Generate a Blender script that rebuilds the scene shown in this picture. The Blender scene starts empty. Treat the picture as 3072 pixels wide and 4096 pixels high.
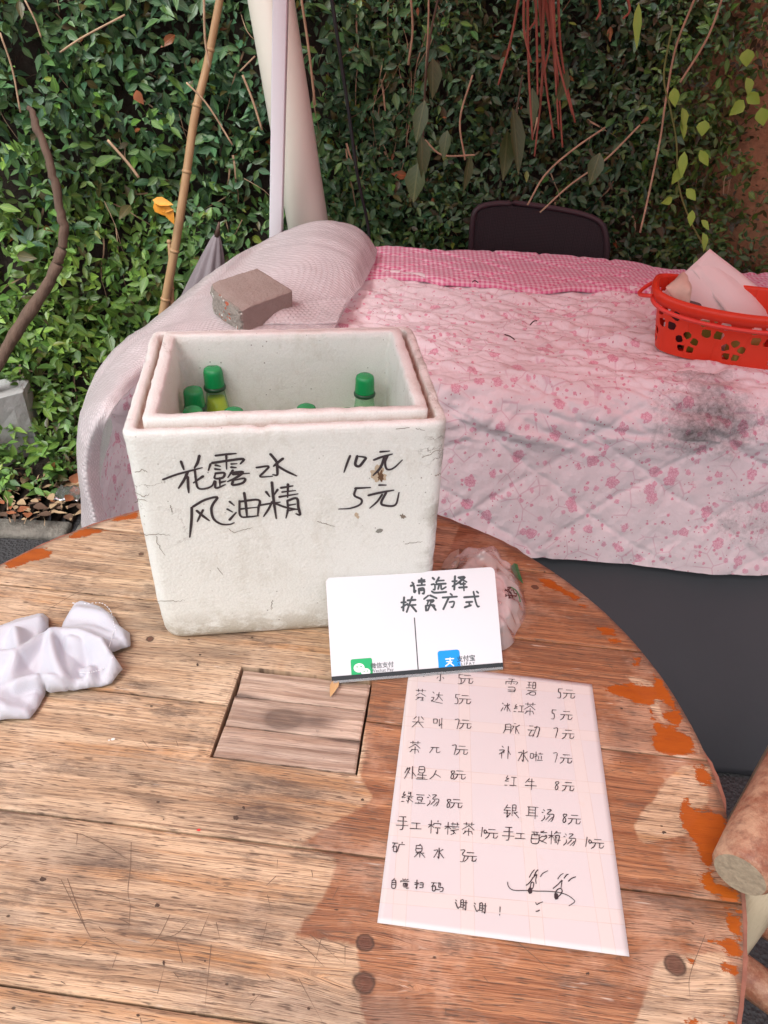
import bpy, bmesh, math, random
import numpy as np
from mathutils import Vector, Matrix
random.seed(7); rng = np.random.default_rng(7)
S = bpy.context.scene
COL = S.collection
R_ = math.radians
# ------------------------------------------------------------------ camera
PITCH, ROLL, F = 0.6388, 0.0397, 2989.0
TZ = 0.75
CAM = np.array([0.0, 0.0, TZ + 0.6535])
_n = np.array([math.cos(PITCH)*math.sin(ROLL), -math.cos(PITCH)*math.cos(ROLL), -math.sin(PITCH)])
_f = np.array([0, 0, 1.0]); _fy = _f - _n*(_f @ _n); _fy /= np.linalg.norm(_fy)
RM = np.array([np.cross(_fy, _n), _fy, _n])          # camera axes -> place axes
cam_data = bpy.data.cameras.new('camera'); cam = bpy.data.objects.new('camera', cam_data); COL.objects.link(cam)
ax = RM @ np.diag([1, -1, -1.0])
M4 = Matrix.Identity(4)
for i in range(3):
    for j in range(3): M4[i][j] = ax[i, j]
    M4[i][3] = CAM[i]
cam.matrix_world = M4
cam_data.sensor_fit = 'HORIZONTAL'; cam_data.sensor_width = 36; cam_data.lens = 36*F/3072
cam_data.clip_start = 0.02; cam_data.clip_end = 200
S.camera = cam
# ------------------------------------------------------------------ sky, sun, exposure
W = bpy.data.worlds.new('World'); S.world = W; W.use_nodes = True
wn = W.node_tree; wn.nodes.clear()
sky = wn.nodes.new('ShaderNodeTexSky'); sky.sky_type = 'NISHITA'; sky.sun_disc = False
SUN_EL, SUN_AZ = R_(58), R_(215)
sky.sun_elevation = SUN_EL; sky.sun_rotation = SUN_AZ; sky.dust_density = 4.0; sky.air_density = 1.0; sky.ozone_density = 1.0
hs = wn.nodes.new('ShaderNodeHueSaturation'); hs.inputs['Saturation'].default_value = 0.30
bg = wn.nodes.new('ShaderNodeBackground'); bg.inputs['Strength'].default_value = 0.15
wo = wn.nodes.new('ShaderNodeOutputWorld')
wn.links.new(sky.outputs[0], hs.inputs['Color']); wn.links.new(hs.outputs[0], bg.inputs[0]); wn.links.new(bg.outputs[0], wo.inputs[0])
sd = bpy.data.lights.new('sun', 'SUN'); sd.energy = 1.15; sd.angle = R_(30); sd.color = (1, 0.97, 0.93)
so = bpy.data.objects.new('sun', sd); COL.objects.link(so)
sdir = Vector((math.sin(SUN_AZ)*math.cos(SUN_EL), math.cos(SUN_AZ)*math.cos(SUN_EL), math.sin(SUN_EL)))
so.rotation_euler = sdir.to_track_quat('Z', 'Y').to_euler()
S.view_settings.view_transform = 'Standard'; S.view_settings.look = 'None'; S.view_settings.gamma = 1
S.view_settings.exposure = 0.45
S.cycles.max_bounces = 8; S.cycles.transparent_max_bounces = 16
S.cycles.use_denoising = True

# ------------------------------------------------------------------ helpers
def ray(u, v): return RM @ np.array([(u-1536)/F, (v-2048)/F, 1.0])
def onz(u, v, z=TZ):
    r = ray(u, v); return CAM + r*((z-CAM[2])/r[2])
def ony(u, v, y):
    r = ray(u, v); return CAM + r*(y/r[1])
def onplane(u, v, O, N):
    r = ray(u, v); return CAM + r*(((O-CAM) @ N)/(r @ N))

def _h(ix, iy, s):
    a = (ix.astype(np.int64)*374761393 + iy.astype(np.int64)*668265263 + s*1274126177) & 0xffffffff
    a = ((a ^ (a >> 13))*1274126177) & 0xffffffff
    return ((a ^ (a >> 16)) & 0xffff)/65535.0
def vn(x, y, s=0):
    x = np.asarray(x, float); y = np.asarray(y, float)
    ix = np.floor(x); iy = np.floor(y); fx = x-ix; fy = y-iy
    fx = fx*fx*(3-2*fx); fy = fy*fy*(3-2*fy)
    a = _h(ix, iy, s); b = _h(ix+1, iy, s); c = _h(ix, iy+1, s); d = _h(ix+1, iy+1, s)
    return (a*(1-fx)+b*fx)*(1-fy)+(c*(1-fx)+d*fx)*fy*1.0
def fbm(x, y, s=0, o=4):
    r = 0; a = .5
    for i in range(o):
        r = r + a*(vn(x*2**i, y*2**i, s+i*17)-.5); a *= .5
    return r                                           # about -.5 .. .5
def sstep(a, b, x):
    t = np.clip((x-a)/(b-a), 0, 1); return t*t*(3-2*t)

def tag(o, label=None, cat=None, group=None, kind=None):
    if label: o['label'] = label
    if cat: o['category'] = cat
    if group: o['group'] = group
    if kind: o['kind'] = kind
    return o
def empty(name, loc=(0, 0, 0), rz=0):
    o = bpy.data.objects.new(name, None); COL.objects.link(o); o.location = loc; o.rotation_euler = (0, 0, rz)
    o.empty_display_size = .05
    return o
def link_mesh(name, me, mats, parent=None, smooth=True):
    o = bpy.data.objects.new(name, me); COL.objects.link(o)
    if mats is not None:
        for m in (mats if isinstance(mats, (list, tuple)) else [mats]): me.materials.append(m)
    if smooth and len(me.polygons): me.polygons.foreach_set('use_smooth', np.ones(len(me.polygons), bool))
    if parent: o.parent = parent
    return o
def mesh(name, V, Fc, mats=None, parent=None, smooth=True, attrs=None, uv=None, fuv=None):
    """V Nx3, Fc list/array of faces. World or parent-local coordinates. attrs: dict name->(N,) or (N,3)"""
    me = bpy.data.meshes.new(name)
    V = np.asarray(V, float)
    if isinstance(Fc, np.ndarray) and Fc.ndim == 2:
        nf, k = Fc.shape
        me.vertices.add(len(V)); me.vertices.foreach_set('co', V.ravel())
        me.loops.add(nf*k); me.loops.foreach_set('vertex_index', Fc.ravel().astype(np.int32))
        me.polygons.add(nf); me.polygons.foreach_set('loop_start', np.arange(0, nf*k, k, dtype=np.int32))
        me.update(calc_edges=True); me.validate()
    else:
        me.from_pydata([tuple(v) for v in V], [], [tuple(int(i) for i in f) for f in Fc]); me.update()
    if attrs:
        for k_, a in attrs.items():
            a = np.asarray(a, float)
            if a.ndim == 1:
                t = me.attributes.new(k_, 'FLOAT', 'POINT'); t.data.foreach_set('value', a)
            else:
                t = me.attributes.new(k_, 'FLOAT_VECTOR', 'POINT'); t.data.foreach_set('vector', a.ravel())
    if uv is not None:
        ul = me.uv_layers.new(name='UVMap'); li = np.zeros(len(me.loops), np.int32); me.loops.foreach_get('vertex_index', li)
        ul.data.foreach_set('uv', np.asarray(uv, float)[li].ravel())
    return link_mesh(name, me, mats, parent, smooth)
def grid_faces(nu, nv, wrap_u=False, flip=False):
    """vertex index = i*nv + j, i in nu, j in nv"""
    iu = np.arange(nu if wrap_u else nu-1); jv = np.arange(nv-1)
    I, J = np.meshgrid(iu, jv, indexing='ij'); I2 = (I+1) % nu
    f = np.stack([I*nv+J, I2*nv+J, I2*nv+J+1, I*nv+J+1], -1).reshape(-1, 4)
    return f[:, ::-1].copy() if flip else f
def crom(P, n):
    P = np.asarray(P, float); m = len(P)
    if m < 3: t = np.linspace(0, 1, n)[:, None]; return P[0]*(1-t)+P[-1]*t
    Q = np.vstack([2*P[0]-P[1], P, 2*P[-1]-P[-2]])
    t = np.linspace(0, m-1-1e-9, n); k = t.astype(int); f = (t-k)[:, None]
    a, b, c, d = Q[k], Q[k+1], Q[k+2], Q[k+3]
    return .5*((2*b)+(c-a)*f+(2*a-5*b+4*c-d)*f**2+(3*b-a-3*c+d)*f**3)
def tube(P, r, seg=8, n=None, cap=True):
    """returns V, faces for a tube through P with radius r (scalar or list)"""
    P = np.asarray(P, float)
    rr = np.full(len(P), r) if np.isscalar(r) else np.asarray(r, float)
    if n: rr = crom(np.c_[rr, rr, rr], n)[:, 0]; P = crom(P, n)
    T = np.gradient(P, axis=0); T /= np.linalg.norm(T, axis=1)[:, None]+1e-12
    up = np.array([0.3, 0.2, 1.0]) if abs(T[0, 2]) < .9 else np.array([1.0, .1, 0])
    V = []
    for i in range(len(P)):
        a = np.cross(T[i], up); a /= np.linalg.norm(a); b = np.cross(T[i], a); up = np.cross(a, T[i]) if False else up
        th = np.arange(seg)*2*math.pi/seg
        V.append(P[i]+rr[i]*(np.cos(th)[:, None]*a+np.sin(th)[:, None]*b))
    V = np.vstack(V); Fc = []
    for i in range(len(P)-1):
        for j in range(seg):
            Fc.append((i*seg+j, i*seg+(j+1) % seg, (i+1)*seg+(j+1) % seg, (i+1)*seg+j))
    if cap:
        Fc.append(tuple(range(seg))[::-1]); Fc.append(tuple((len(P)-1)*seg+j for j in range(seg)))
    return V, Fc
class MB:
    def __init__(s): s.V = []; s.F = []; s.n = 0
    def add(s, V, Fc):
        V = np.asarray(V, float); s.V.append(V); s.F += [tuple(int(i)+s.n for i in f) for f in Fc]; s.n += len(V); return s
    def box(s, c, d, rz=0):
        c = np.array(c, float); x, y, z = np.array(d, float)/2
        P = np.array([(a*x, b*y, e*z) for a in (-1, 1) for b in (-1, 1) for e in (-1, 1)])
        cz, sz = math.cos(rz), math.sin(rz); P = P @ np.array([[cz, sz, 0], [-sz, cz, 0], [0, 0, 1]])
        return s.add(P+c, [(0, 1, 3, 2), (4, 6, 7, 5), (0, 4, 5, 1), (2, 3, 7, 6), (0, 2, 6, 4), (1, 5, 7, 3)])
    def tube(s, P, r, seg=8, n=None): return s.add(*tube(P, r, seg, n))
    def build(s, name, m, parent=None, smooth=True): return mesh(name, np.vstack(s.V), s.F, m, parent, smooth)
def lathe(prof, seg=24):
    th = np.arange(seg)*2*math.pi/seg
    V = np.array([[r*math.cos(t), r*math.sin(t), z] for t in th for r, z in prof])
    return V, grid_faces(seg, len(prof), True)
def bevel(o, w, seg=2):
    m = o.modifiers.new('bevel', 'BEVEL'); m.width = w; m.segments = seg; m.limit_method = 'ANGLE'; m.angle_limit = R_(40); return o
def solid(o, t, off=-1):
    m = o.modifiers.new('solid', 'SOLIDIFY'); m.thickness = t; m.offset = off; return o

# ------------------------------------------------------------------ material helper
class NB:
    def __init__(s, name):
        s.m = bpy.data.materials.new(name); s.m.use_nodes = True; s.t = s.m.node_tree; s.t.nodes.clear()
        s.out = s.t.nodes.new('ShaderNodeOutputMaterial'); s.p = s.t.nodes.new('ShaderNodeBsdfPrincipled')
        s.t.links.new(s.p.outputs[0], s.out.inputs[0])
    def n(s, ty, out=0, props=None, **kw):
        nd = s.t.nodes.new('ShaderNode'+ty)
        for k, v in (props or {}).items(): setattr(nd, k, v)
        for k, v in kw.items():
            k = k.replace('_', ' ')
            s.set(nd.inputs[int(k[1:])] if k[0] == 'i' and k[1:].isdigit() else nd.inputs[k], v)
        return nd.outputs[out]
    def set(s, inp, v):
        if isinstance(v, bpy.types.NodeSocket): s.t.links.new(v, inp)
        else:
            if hasattr(inp.default_value, '__len__') and not hasattr(v, '__len__'): v = (v,)*len(inp.default_value)
            elif hasattr(inp.default_value, '__len__') and len(inp.default_value) == 4 and len(v) == 3: v = (*v, 1)
            inp.default_value = v
    def mth(s, op, a, b=0, c=None, clamp=False):
        kw = dict(i0=a, i1=b)
        if c is not None: kw['i2'] = c
        return s.n('Math', props={'operation': op, 'use_clamp': clamp}, **kw)
    def mix(s, f, a, b, bl='MIX'):
        nd = s.t.nodes.new('ShaderNodeMix'); nd.data_type = 'RGBA'; nd.blend_type = bl; nd.clamp_factor = True
        s.set(nd.inputs[0], f); s.set(nd.inputs[6], a); s.set(nd.inputs[7], b); return nd.outputs[2]
    def ramp(s, f, stops):
        nd = s.t.nodes.new('ShaderNodeValToRGB'); cr = nd.color_ramp; s.set(nd.inputs[0], f)
        while len(cr.elements) < len(stops): cr.elements.new(.5)
        for e, (p, c) in zip(cr.elements, stops):
            e.position = p; e.color = (c, c, c, 1) if not hasattr(c, '__len__') else (*c, 1)
        return nd.outputs[0]
    def rng(s, v, a, b, c=0., d=1., sm=False):
        return s.n('MapRange', props={'interpolation_type': 'SMOOTHSTEP' if sm else 'LINEAR'}, i0=v, i1=a, i2=b, i3=c, i4=d)
    def attr(s, nm, out='Fac'):
        nd = s.t.nodes.new('ShaderNodeAttribute'); nd.attribute_name = nm; return nd.outputs[out]
    def co(s, k='Object'): return s.n('TexCoord', out={'Object': 3, 'UV': 2, 'Generated': 0}[k])
    def map(s, v, sc=(1, 1, 1), loc=(0, 0, 0), rot=(0, 0, 0)): return s.n('Mapping', Vector=v, Scale=sc, Location=loc, Rotation=rot)
    def noise(s, v, sc, det=4, ro=.55, dist=0, out=0):
        return s.n('TexNoise', out=out, Vector=v, Scale=sc, Detail=det, Roughness=ro, Distortion=dist)
    def bump(s, h, st=.3, d=.002, nrm=None):
        kw = dict(Height=h, Strength=st, Distance=d)
        if nrm is not None: kw['Normal'] = nrm
        return s.n('Bump', **kw)
    def fin(s, col=None, rough=None, nrm=None, **kw):
        if col is not None: s.set(s.p.inputs['Base Color'], col)
        if rough is not None: s.set(s.p.inputs['Roughness'], rough)
        if nrm is not None: s.set(s.p.inputs['Normal'], nrm)
        for k, v in kw.items(): s.set(s.p.inputs[k.replace('_', ' ')], v)
        return s.m
def simple(name, col, rough=.6, nsc=0, namt=.15, bsc=0, bst=.2, bd=.001, **kw):
    b = NB(name); o = b.co(); c = col
    if nsc: c = b.mix(b.noise(o, nsc), tuple(x*(1-namt) for x in col), tuple(min(1, x*(1+namt)) for x in col))
    nr = b.bump(b.noise(o, bsc, 5), bst, bd) if bsc else None
    return b.fin(c, rough, nr, **kw)

# ================================================================== GROUND AND BANK
def bank_y(x, z):
    """distance of the bank's face for a height z"""
    y = 2.42+.20*z+.05*np.sin(2.1*x+1)+.16*fbm(x*1.3+5, z*1.5, 3, 4)
    y = y-.42*sstep(-.2, -1.3, x)*np.exp(-z/.22)-.12*sstep(-.4, -1.4, x)
    y = y-.42*sstep(.75, 1.6, x)*sstep(.2, 1.2, z)
    return y
xs = np.linspace(-3.4, 3.6, 190); zs = np.linspace(-.03, 3.0, 90)
X, Z = np.meshgrid(xs, zs, indexing='ij')
Y = bank_y(X, Z)+.035*fbm(X*7, Z*7, 9, 4)
b = NB('bank_soil'); o = b.co()
n1 = b.noise(o, 3, 6, .65); n2 = b.noise(o, 22, 6, .7)
soil = b.mix(n2, (.012, .009, .007), (.06, .045, .032))
rock = b.mix(b.noise(o, 9, 6, .7), (.22, .10, .045), (.55, .31, .17))
vor = b.n('TexVoronoi', props={'feature': 'DISTANCE_TO_EDGE'}, Vector=b.n('VectorMath', props={'operation': 'ADD'}, i0=b.map(o, (2.2, 2.2, 3.6)), i1=b.n('VectorMath', props={'operation': 'SCALE'}, i0=b.noise(o, 5, 5, .7, out=1), Scale=1.1)), Scale=1.0)
rock = b.mix(b.mth('MULTIPLY', b.rng(vor, .025, .0), b.rng(n1, .42, .6)), rock, (.03, .018, .012))
rock = b.mix(b.rng(n2, .45, .7, 0, .6), rock, (.07, .04, .025))
xx = b.n('SeparateXYZ', Vector=o)
rk = b.mth('MULTIPLY', b.rng(b.mth('ADD', xx, b.mth('MULTIPLY', n1, .5)), 0.98, 1.16), 1.0)
b.fin(b.mix(rk, soil, rock), .9, b.bump(b.mth('ADD', n1, b.mth('MULTIPLY', n2, .4)), .9, .03))
M_soil = b.m
bank = mesh('hillside', np.stack([X, Y, Z], -1).reshape(-1, 3), grid_faces(190, 90), M_soil)
tag(bank, kind='structure')
# ground: one sheet, asphalt in front, earth towards the bank
b = NB('asphalt'); o = b.co()
a1 = b.n('TexVoronoi', Vector=o, Scale=130.0); a2 = b.noise(o, 260, 3); a3 = b.noise(o, 4, 4)
b.fin(b.mix(a2, (.018, .018, .02), (.075, .073, .075)), .85, b.bump(b.mth('ADD', a1, a3), .8, .006)); M_asph = b.m
g = mesh('ground', [(-60, -60, 0), (60, -60, 0), (60, 60, 0), (-60, 60, 0)], [(0, 1, 2, 3)], M_asph, smooth=False); tag(g, kind='structure')
b = NB('earth'); o = b.co()
b.fin(b.mix(b.noise(o, 30, 6, .7), (.03, .02, .014), (.16, .11, .075)), .95, b.bump(b.noise(o, 60, 6), .8, .01)); M_earth = b.m
xs = np.linspace(-3.4, 3.6, 160); ys = np.linspace(1.70, 2.75, 34)
X, Yg = np.meshgrid(xs, ys, indexing='ij')
Zg = .004+.10*sstep(1.85, 2.5, Yg)+.03*(fbm(X*6, Yg*6, 2)+.4)*sstep(1.72, 1.95, Yg)
es = mesh('earth_strip', np.stack([X, Yg, Zg], -1).reshape(-1, 3), grid_faces(160, 30), M_earth); tag(es, kind='structure')
# broken concrete kerb between asphalt and earth
M_conc = simple('kerb_concrete', (.19, .175, .15), .95, 30, .55, 70, .9, .008)
kb = MB()
for i, (x0, x1) in enumerate([(-3.3, -1.62), (-1.6, -.93), (-.91, .3), (.32, 1.9), (1.92, 3.4)]):
    kb = MB(); kb.box(((x0+x1)/2, 1.715+.01*i, .006), (x1-x0, .075, .03), .012*(i-2))
    ko = bevel(kb.build('kerb_stone', M_conc), .012); tag(ko, kind='structure')

# ================================================================== IVY
def leaf_shape(L, Wd, st=5, fold=.42, curl=.22):
    """a pointed folded leaf along +y, normal +z: verts, tris"""
    V = [(0, 0, 0)]; 
    ts = [.20, .44, .74]; ws = [.74, 1.0, .56]
    for t, w in zip(ts, ws):
        zc = -curl*L*t*t
        V += [(-w*Wd/2, t*L, zc+fold*w*Wd/2), (0, t*L, zc), (w*Wd/2, t*L, zc+fold*w*Wd/2)]
    V.append((0, L, -curl*L))
    Fc = [(0, 2, 1), (0, 3, 2)]
    for k in range(2):
        a = 1+3*k; c = a+3
        Fc += [(a, a+1, c+1), (a, c+1, c), (a+1, a+2, c+2), (a+1, c+2, c+1)]
    Fc += [(7, 8, 10), (8, 9, 10)]
    uvv = [(.5, 0)]+[(u, t) for t, w in zip(ts, ws) for u in (.5-w/2, .5, .5+w/2)]+[(.5, 1)]
    return np.array(V), np.array(Fc), np.array(uvv)
b = NB('ivy_leaf')
cl = b.attr('tint', 'Vector'); uvc = b.co('UV'); su = b.n('SeparateXYZ', Vector=uvc); sv = b.n('SeparateXYZ', out=1, Vector=uvc)
mid = b.mth('ABSOLUTE', b.mth('SUBTRACT', su, .5))
vein = b.mth('PINGPONG', b.mth('SUBTRACT', b.mth('MULTIPLY', sv, 7.0), b.mth('MULTIPLY', mid, 5.0)), .5)
vm = b.mth('MULTIPLY', b.rng(vein, .0, .16, .30, 0.), b.rng(mid, .42, .1))
vm = b.mth('MAXIMUM', vm, b.rng(mid, .0, .055, .75, 0.))
c0 = b.mix(b.noise(b.co(), 60, 2), cl, b.mix(1., cl, (1.5, 1.35, 1.3), 'MULTIPLY'))
c1 = b.mix(vm, c0, b.mix(1., c0, (2.4, 1.9, 2.2), 'MULTIPLY'))
b.fin(c1, .34, b.bump(b.mth('ADD', vm, b.noise(b.co(), 120, 2)), .5, .001), Specular_IOR_Level=.5)
M_leaf = b.m
def surf_frame(x, z):
    e = .02
    y = bank_y(x, z); dx = (bank_y(x+e, z)-y)/e; dz = (bank_y(x, z+e)-y)/e
    n = np.stack([dx, -np.ones_like(x), dz], -1); n /= np.linalg.norm(n, axis=1)[:, None]
    return np.stack([x, y, z], -1), n
def place_leaves(base, dirs, nrm, sc, wid, tint):
    """instances of leaf mesh -> V,F,uv,tint"""
    LV, LF, LU = leaf_shape(1, 1)
    d = dirs/np.linalg.norm(dirs, axis=1)[:, None]
    s = np.cross(d, nrm); s /= np.linalg.norm(s, axis=1)[:, None]+1e-9; n = np.cross(s, d)
    N = len(base); V = base[:, None, :]+sc[:, None, None]*(LV[None, :, 1:2]*d[:, None, :]+LV[None, :, 0:1]*s[:, None, :]*wid[:, None, None]+LV[None, :, 2:3]*n[:, None, :]*wid[:, None, None]*.9)
    Fc = (LF[None]+(np.arange(N)*len(LV))[:, None, None]).reshape(-1, 3)
    return V.reshape(-1, 3), Fc, np.tile(LU, (N, 1)), np.repeat(tint, len(LV), 0)
def make_sprigs(n, xr, zr, off=(.0, .10), leafL=(.032, .056)):
    x = rng.uniform(*xr, n); z = rng.uniform(*zr, n)
    P, Nn = surf_frame(x, z)
    depth = rng.uniform(off[0], off[1], n)*(.6+.9*vn(x*5, z*5, 41))+.07*sstep(.35, .8, vn(x*7+3, z*7, 43))*rng.random(n)**.5
    P = P+Nn*depth[:, None]; P[:, 2] = np.maximum(P[:, 2], .06)
    # stem direction: along the face, mostly drooping or sideways, leaning out
    th = rng.normal(-math.pi/2, 1.15, n)
    tx = np.stack([np.ones(n), np.zeros(n), np.zeros(n)], -1); tz = np.cross(Nn, tx); tz *= np.sign(tz[:, 2:3])
    D = tx*np.cos(th)[:, None]+tz*np.sin(th)[:, None]+Nn*rng.uniform(.15, .9, n)[:, None]
    D /= np.linalg.norm(D, axis=1)[:, None]
    B, DD, NNn, SC, WD, TT = [], [], [], [], [], []
    k = rng.integers(2, 5, n)
    hue = vn(x*1.8+3, z*1.8, 77); young = rng.random(n)
    for j in range(4):
        m = k > j
        stp = .020*j
        pos = P+D*stp+np.array([0, 0, -1])*(.25*stp*stp/.02)
        side0 = np.cross(D, Nn); side0 /= np.linalg.norm(side0, axis=1)[:, None]
        ang = (j % 2)*math.pi/2+rng.normal(0, .4, n)
        side = side0*np.cos(ang)[:, None]+np.cross(D, side0)*np.sin(ang)[:, None]
        for sg in (-1, 1):
            dd = side*sg+D*rng.uniform(.35, 1.0, n)[:, None]+rng.normal(0, .2, (n, 3))
            nn = Nn*1.0+np.array([0, -.25, .65])+rng.normal(0, .55, (n, 3))
            L = rng.uniform(*leafL, n)*(1-.12*(j == 3))*(1-.25*(j == 0))*(1-.26*sstep(-.25, .15, x))*rng.choice([.55, .8, 1, 1, 1.25], n)
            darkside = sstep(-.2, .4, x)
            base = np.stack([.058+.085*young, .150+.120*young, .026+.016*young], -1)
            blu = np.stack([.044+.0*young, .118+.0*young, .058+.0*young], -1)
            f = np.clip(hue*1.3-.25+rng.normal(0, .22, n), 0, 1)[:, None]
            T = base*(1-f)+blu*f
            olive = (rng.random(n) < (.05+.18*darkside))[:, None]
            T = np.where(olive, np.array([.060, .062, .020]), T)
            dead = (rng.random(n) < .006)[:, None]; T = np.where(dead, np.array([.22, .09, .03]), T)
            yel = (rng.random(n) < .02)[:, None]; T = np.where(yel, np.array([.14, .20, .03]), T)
            T = T*rng.uniform(.6, 1.4, n)[:, None]*(1-.42*darkside)[:, None]  # same leaves tinted darker towards the right: canopy shade put into their colour
            B.append(pos[m]); DD.append(dd[m]); NNn.append(nn[m]); SC.append(L[m]); WD.append(rng.uniform(.36, .52, n)[m]); TT.append(T[m])
    return [np.vstack(a) if a[0].ndim == 2 else np.concatenate(a) for a in (B, DD, NNn, SC, WD, TT)]
parts = [make_sprigs(7600, (-2.0, 2.1), (.0, 1.85)), make_sprigs(3200, (-.2, 1.5), (.3, 1.6)), make_sprigs(800, (-1.9, -.5), (.0, .5), (0, .06))]
# trailing ivy over the earth strip at the foot
n = 900; gx = rng.uniform(-2.0, -.35, n); gy = 1.79+rng.random(n)**.9*.55
keep = fbm(gx*5, gy*5, 31) > -.06; gx, gy = gx[keep], gy[keep]; n = len(gx)
Pg = np.stack([gx, gy, .03+.10*sstep(1.85, 2.5, gy)], -1)
gB, gD, gN, gS, gW, gT = [], [], [], [], [], []
for j in range(5):
    a = rng.uniform(0, 6.28, n); dd = np.stack([np.cos(a), np.sin(a), rng.uniform(-.1, .6, n)], -1)
    yo = rng.random(n)
    gB.append(Pg+rng.normal(0, .014, (n, 3))*[1, 1, .5]); gD.append(dd); gN.append(np.array([0, -.3, 1])+rng.normal(0, .35, (n, 3)))
    gS.append(rng.uniform(.024, .042, n)); gW.append(rng.uniform(.42, .55, n))
    gT.append(np.stack([.026+.035*yo, .075+.06*yo, .026+.01*yo], -1)*rng.uniform(.7, 1.3, n)[:, None])
parts.append([np.vstack(gB), np.vstack(gD), np.vstack(gN), np.concatenate(gS), np.concatenate(gW), np.vstack(gT)])
A = [np.concatenate([p[i] for p in parts]) for i in range(6)]
# thin the ivy over the bare rock at upper right
q = A[0]; bare = sstep(.98, 1.15, q[:, 0]+.25*fbm(q[:, 0]*3, q[:, 2]*3, 8))*sstep(.55, .75, q[:, 2])
kp = rng.random(len(q)) > bare*.93
A = [a[kp] for a in A]; q = A[0]
sc_ = A[3]*(1-.3*sstep(.9, 1.2, q[:, 0])*sstep(.5, .8, q[:, 2])); A[3] = sc_
# the 300 leaves that stand proudest in view become parts
def project(P):
    q_ = (P-CAM) @ RM; return q_[:, 0]/q_[:, 2]*F+1536, q_[:, 1]/q_[:, 2]*F+2048, q_[:, 2]
pu, pv, pd = project(q)
_, fn = surf_frame(q[:, 0], np.clip(q[:, 2], 0, 3))
prou = (bank_y(q[:, 0], q[:, 2])-q[:, 1])+A[3]*2.5
vis = (pu > 30) & (pu < 3040) & (pv > 20) & (pv < 1000) & ((pu < 1000) | (pv < 760))
idx = np.where(vis)[0]; order = idx[np.argsort(-prou[idx])][:280]
ivy = empty('ivy', (0, 2.4, 0)); tag(ivy, 'dense glossy dark green ivy covering the hillside behind the tables', 'ivy')
msk = np.ones(len(q), bool); msk[order] = False
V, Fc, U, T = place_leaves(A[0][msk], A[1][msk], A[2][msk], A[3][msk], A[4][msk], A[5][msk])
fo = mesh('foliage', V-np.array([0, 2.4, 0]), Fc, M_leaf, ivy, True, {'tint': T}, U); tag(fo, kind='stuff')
LV, LF, LU = leaf_shape(1, 1)
lms = []
for t in [(.040, .118, .026), (.036, .10, .052), (.075, .18, .03), (.030, .085, .03)]:
    me = mesh('leaf', LV, LF, M_leaf, None, True, {'tint': np.tile(t, (len(LV), 1))}, LU); lms.append(me.data); bpy.data.objects.remove(me)
for k, i in enumerate(order):
    d = A[1][i]/np.linalg.norm(A[1][i]); s = np.cross(d, A[2][i]); s /= np.linalg.norm(s); nn = np.cross(s, d)
    o = bpy.data.objects.new('leaf', lms[k % 4]); COL.objects.link(o); o.parent = ivy
    m = Matrix.Identity(4); L, w = A[3][i], A[4][i]
    for r in range(3): m[r][0], m[r][1], m[r][2] = s[r]*L*w, d[r]*L, nn[r]*L*w*.9
    for r in range(3): m[r][3] = A[0][i][r]-(0, 2.4, 0)[r]
    o.matrix_local = m
# woody ivy stems
sm = MB()
for k in range(260):
    x, z = rng.uniform(-1.9, 2.0), rng.uniform(.1, 1.7)
    P = []
    a = rng.normal(-1.57, .7)
    for j in range(5):
        y = bank_y(np.array([x]), np.array([z]))[0]-rng.uniform(.0, .075)
        P.append((x, y-2.4, z)); x += .05*math.cos(a)+rng.normal(0, .012); z += .05*math.sin(a); a += rng.normal(0, .35)
        z = max(z, .06)
    sm.tube(P, rng.uniform(.0008, .002), 4)
M_stem = simple('ivy_stem', (.10, .07, .045), .8, 40, .4)
st = sm.build('stems', M_stem, ivy); tag(st, kind='stuff')

# dry straw caught in the ivy
M_straw = simple('dry_straw', (.46, .32, .20), .7, 30, .6)
mb = MB()
def strand(x, z, L, a, w, bend=.3, out=.06):
    P = []
    for j in range(6):
        y = bank_y(np.array([x]), np.array([max(z, .03)]))[0]-out-.01*math.sin(j)
        P.append((x, y, max(z, .03))); x += L/5*math.cos(a); z += L/5*math.sin(a); a += rng.normal(0, bend/3)
    P = crom(P, 9); V = []; tw = rng.uniform(0, 3)
    for j, p in enumerate(P):
        ww = w*(1-.75*j/8); V += [p+np.array([ww*math.cos(a+1.57), ww*.5*math.sin(tw), ww*math.sin(a+1.57)]), p-np.array([ww*math.cos(a+1.57), ww*.5*math.sin(tw), ww*math.sin(a+1.57)])]
    return V, [(2*j, 2*j+1, 2*j+3, 2*j+2) for j in range(8)]
for k in range(230):
    x = rng.uniform(-1.7, 1.9); z = rng.uniform(.15, 1.6)
    mb.add(*strand(x, z, rng.uniform(.05, .22), rng.normal(-1.5, .6), rng.uniform(.0012, .0035), .4, rng.uniform(.02, .11)))
for k in range(48):   # the bundle right of the pipe
    x = rng.uniform(-.18, .12); mb.add(*strand(x, rng.uniform(.9, 1.6), rng.uniform(.10, .38), rng.normal(-1.55, .28), rng.uniform(.001, .0035), .7, rng.uniform(.04, .12)))
for k in range(170):
    x, y = rng.uniform(-1.9, -.2), rng.uniform(1.70, 2.1); a = rng.uniform(0, 3.14); L_ = rng.uniform(.02, .11); w_ = rng.uniform(.0008, .0025); zz = .035+.11*sstep(1.85, 2.5, y)+rng.uniform(0, .012)
    P = [np.array([x+L_*t_*math.cos(a+.3*t_), y+L_*t_*math.sin(a+.3*t_), zz+.006*math.sin(3*t_)]) for t_ in (0, .5, 1)]; q_ = np.array([-math.sin(a), math.cos(a), .2])*w_
    mb.add(np.array([P[0]+q_, P[0]-q_, P[1]+q_, P[1]-q_, P[2]+q_*.3, P[2]-q_*.3]), [(0, 1, 3, 2), (2, 3, 5, 4)])
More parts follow.
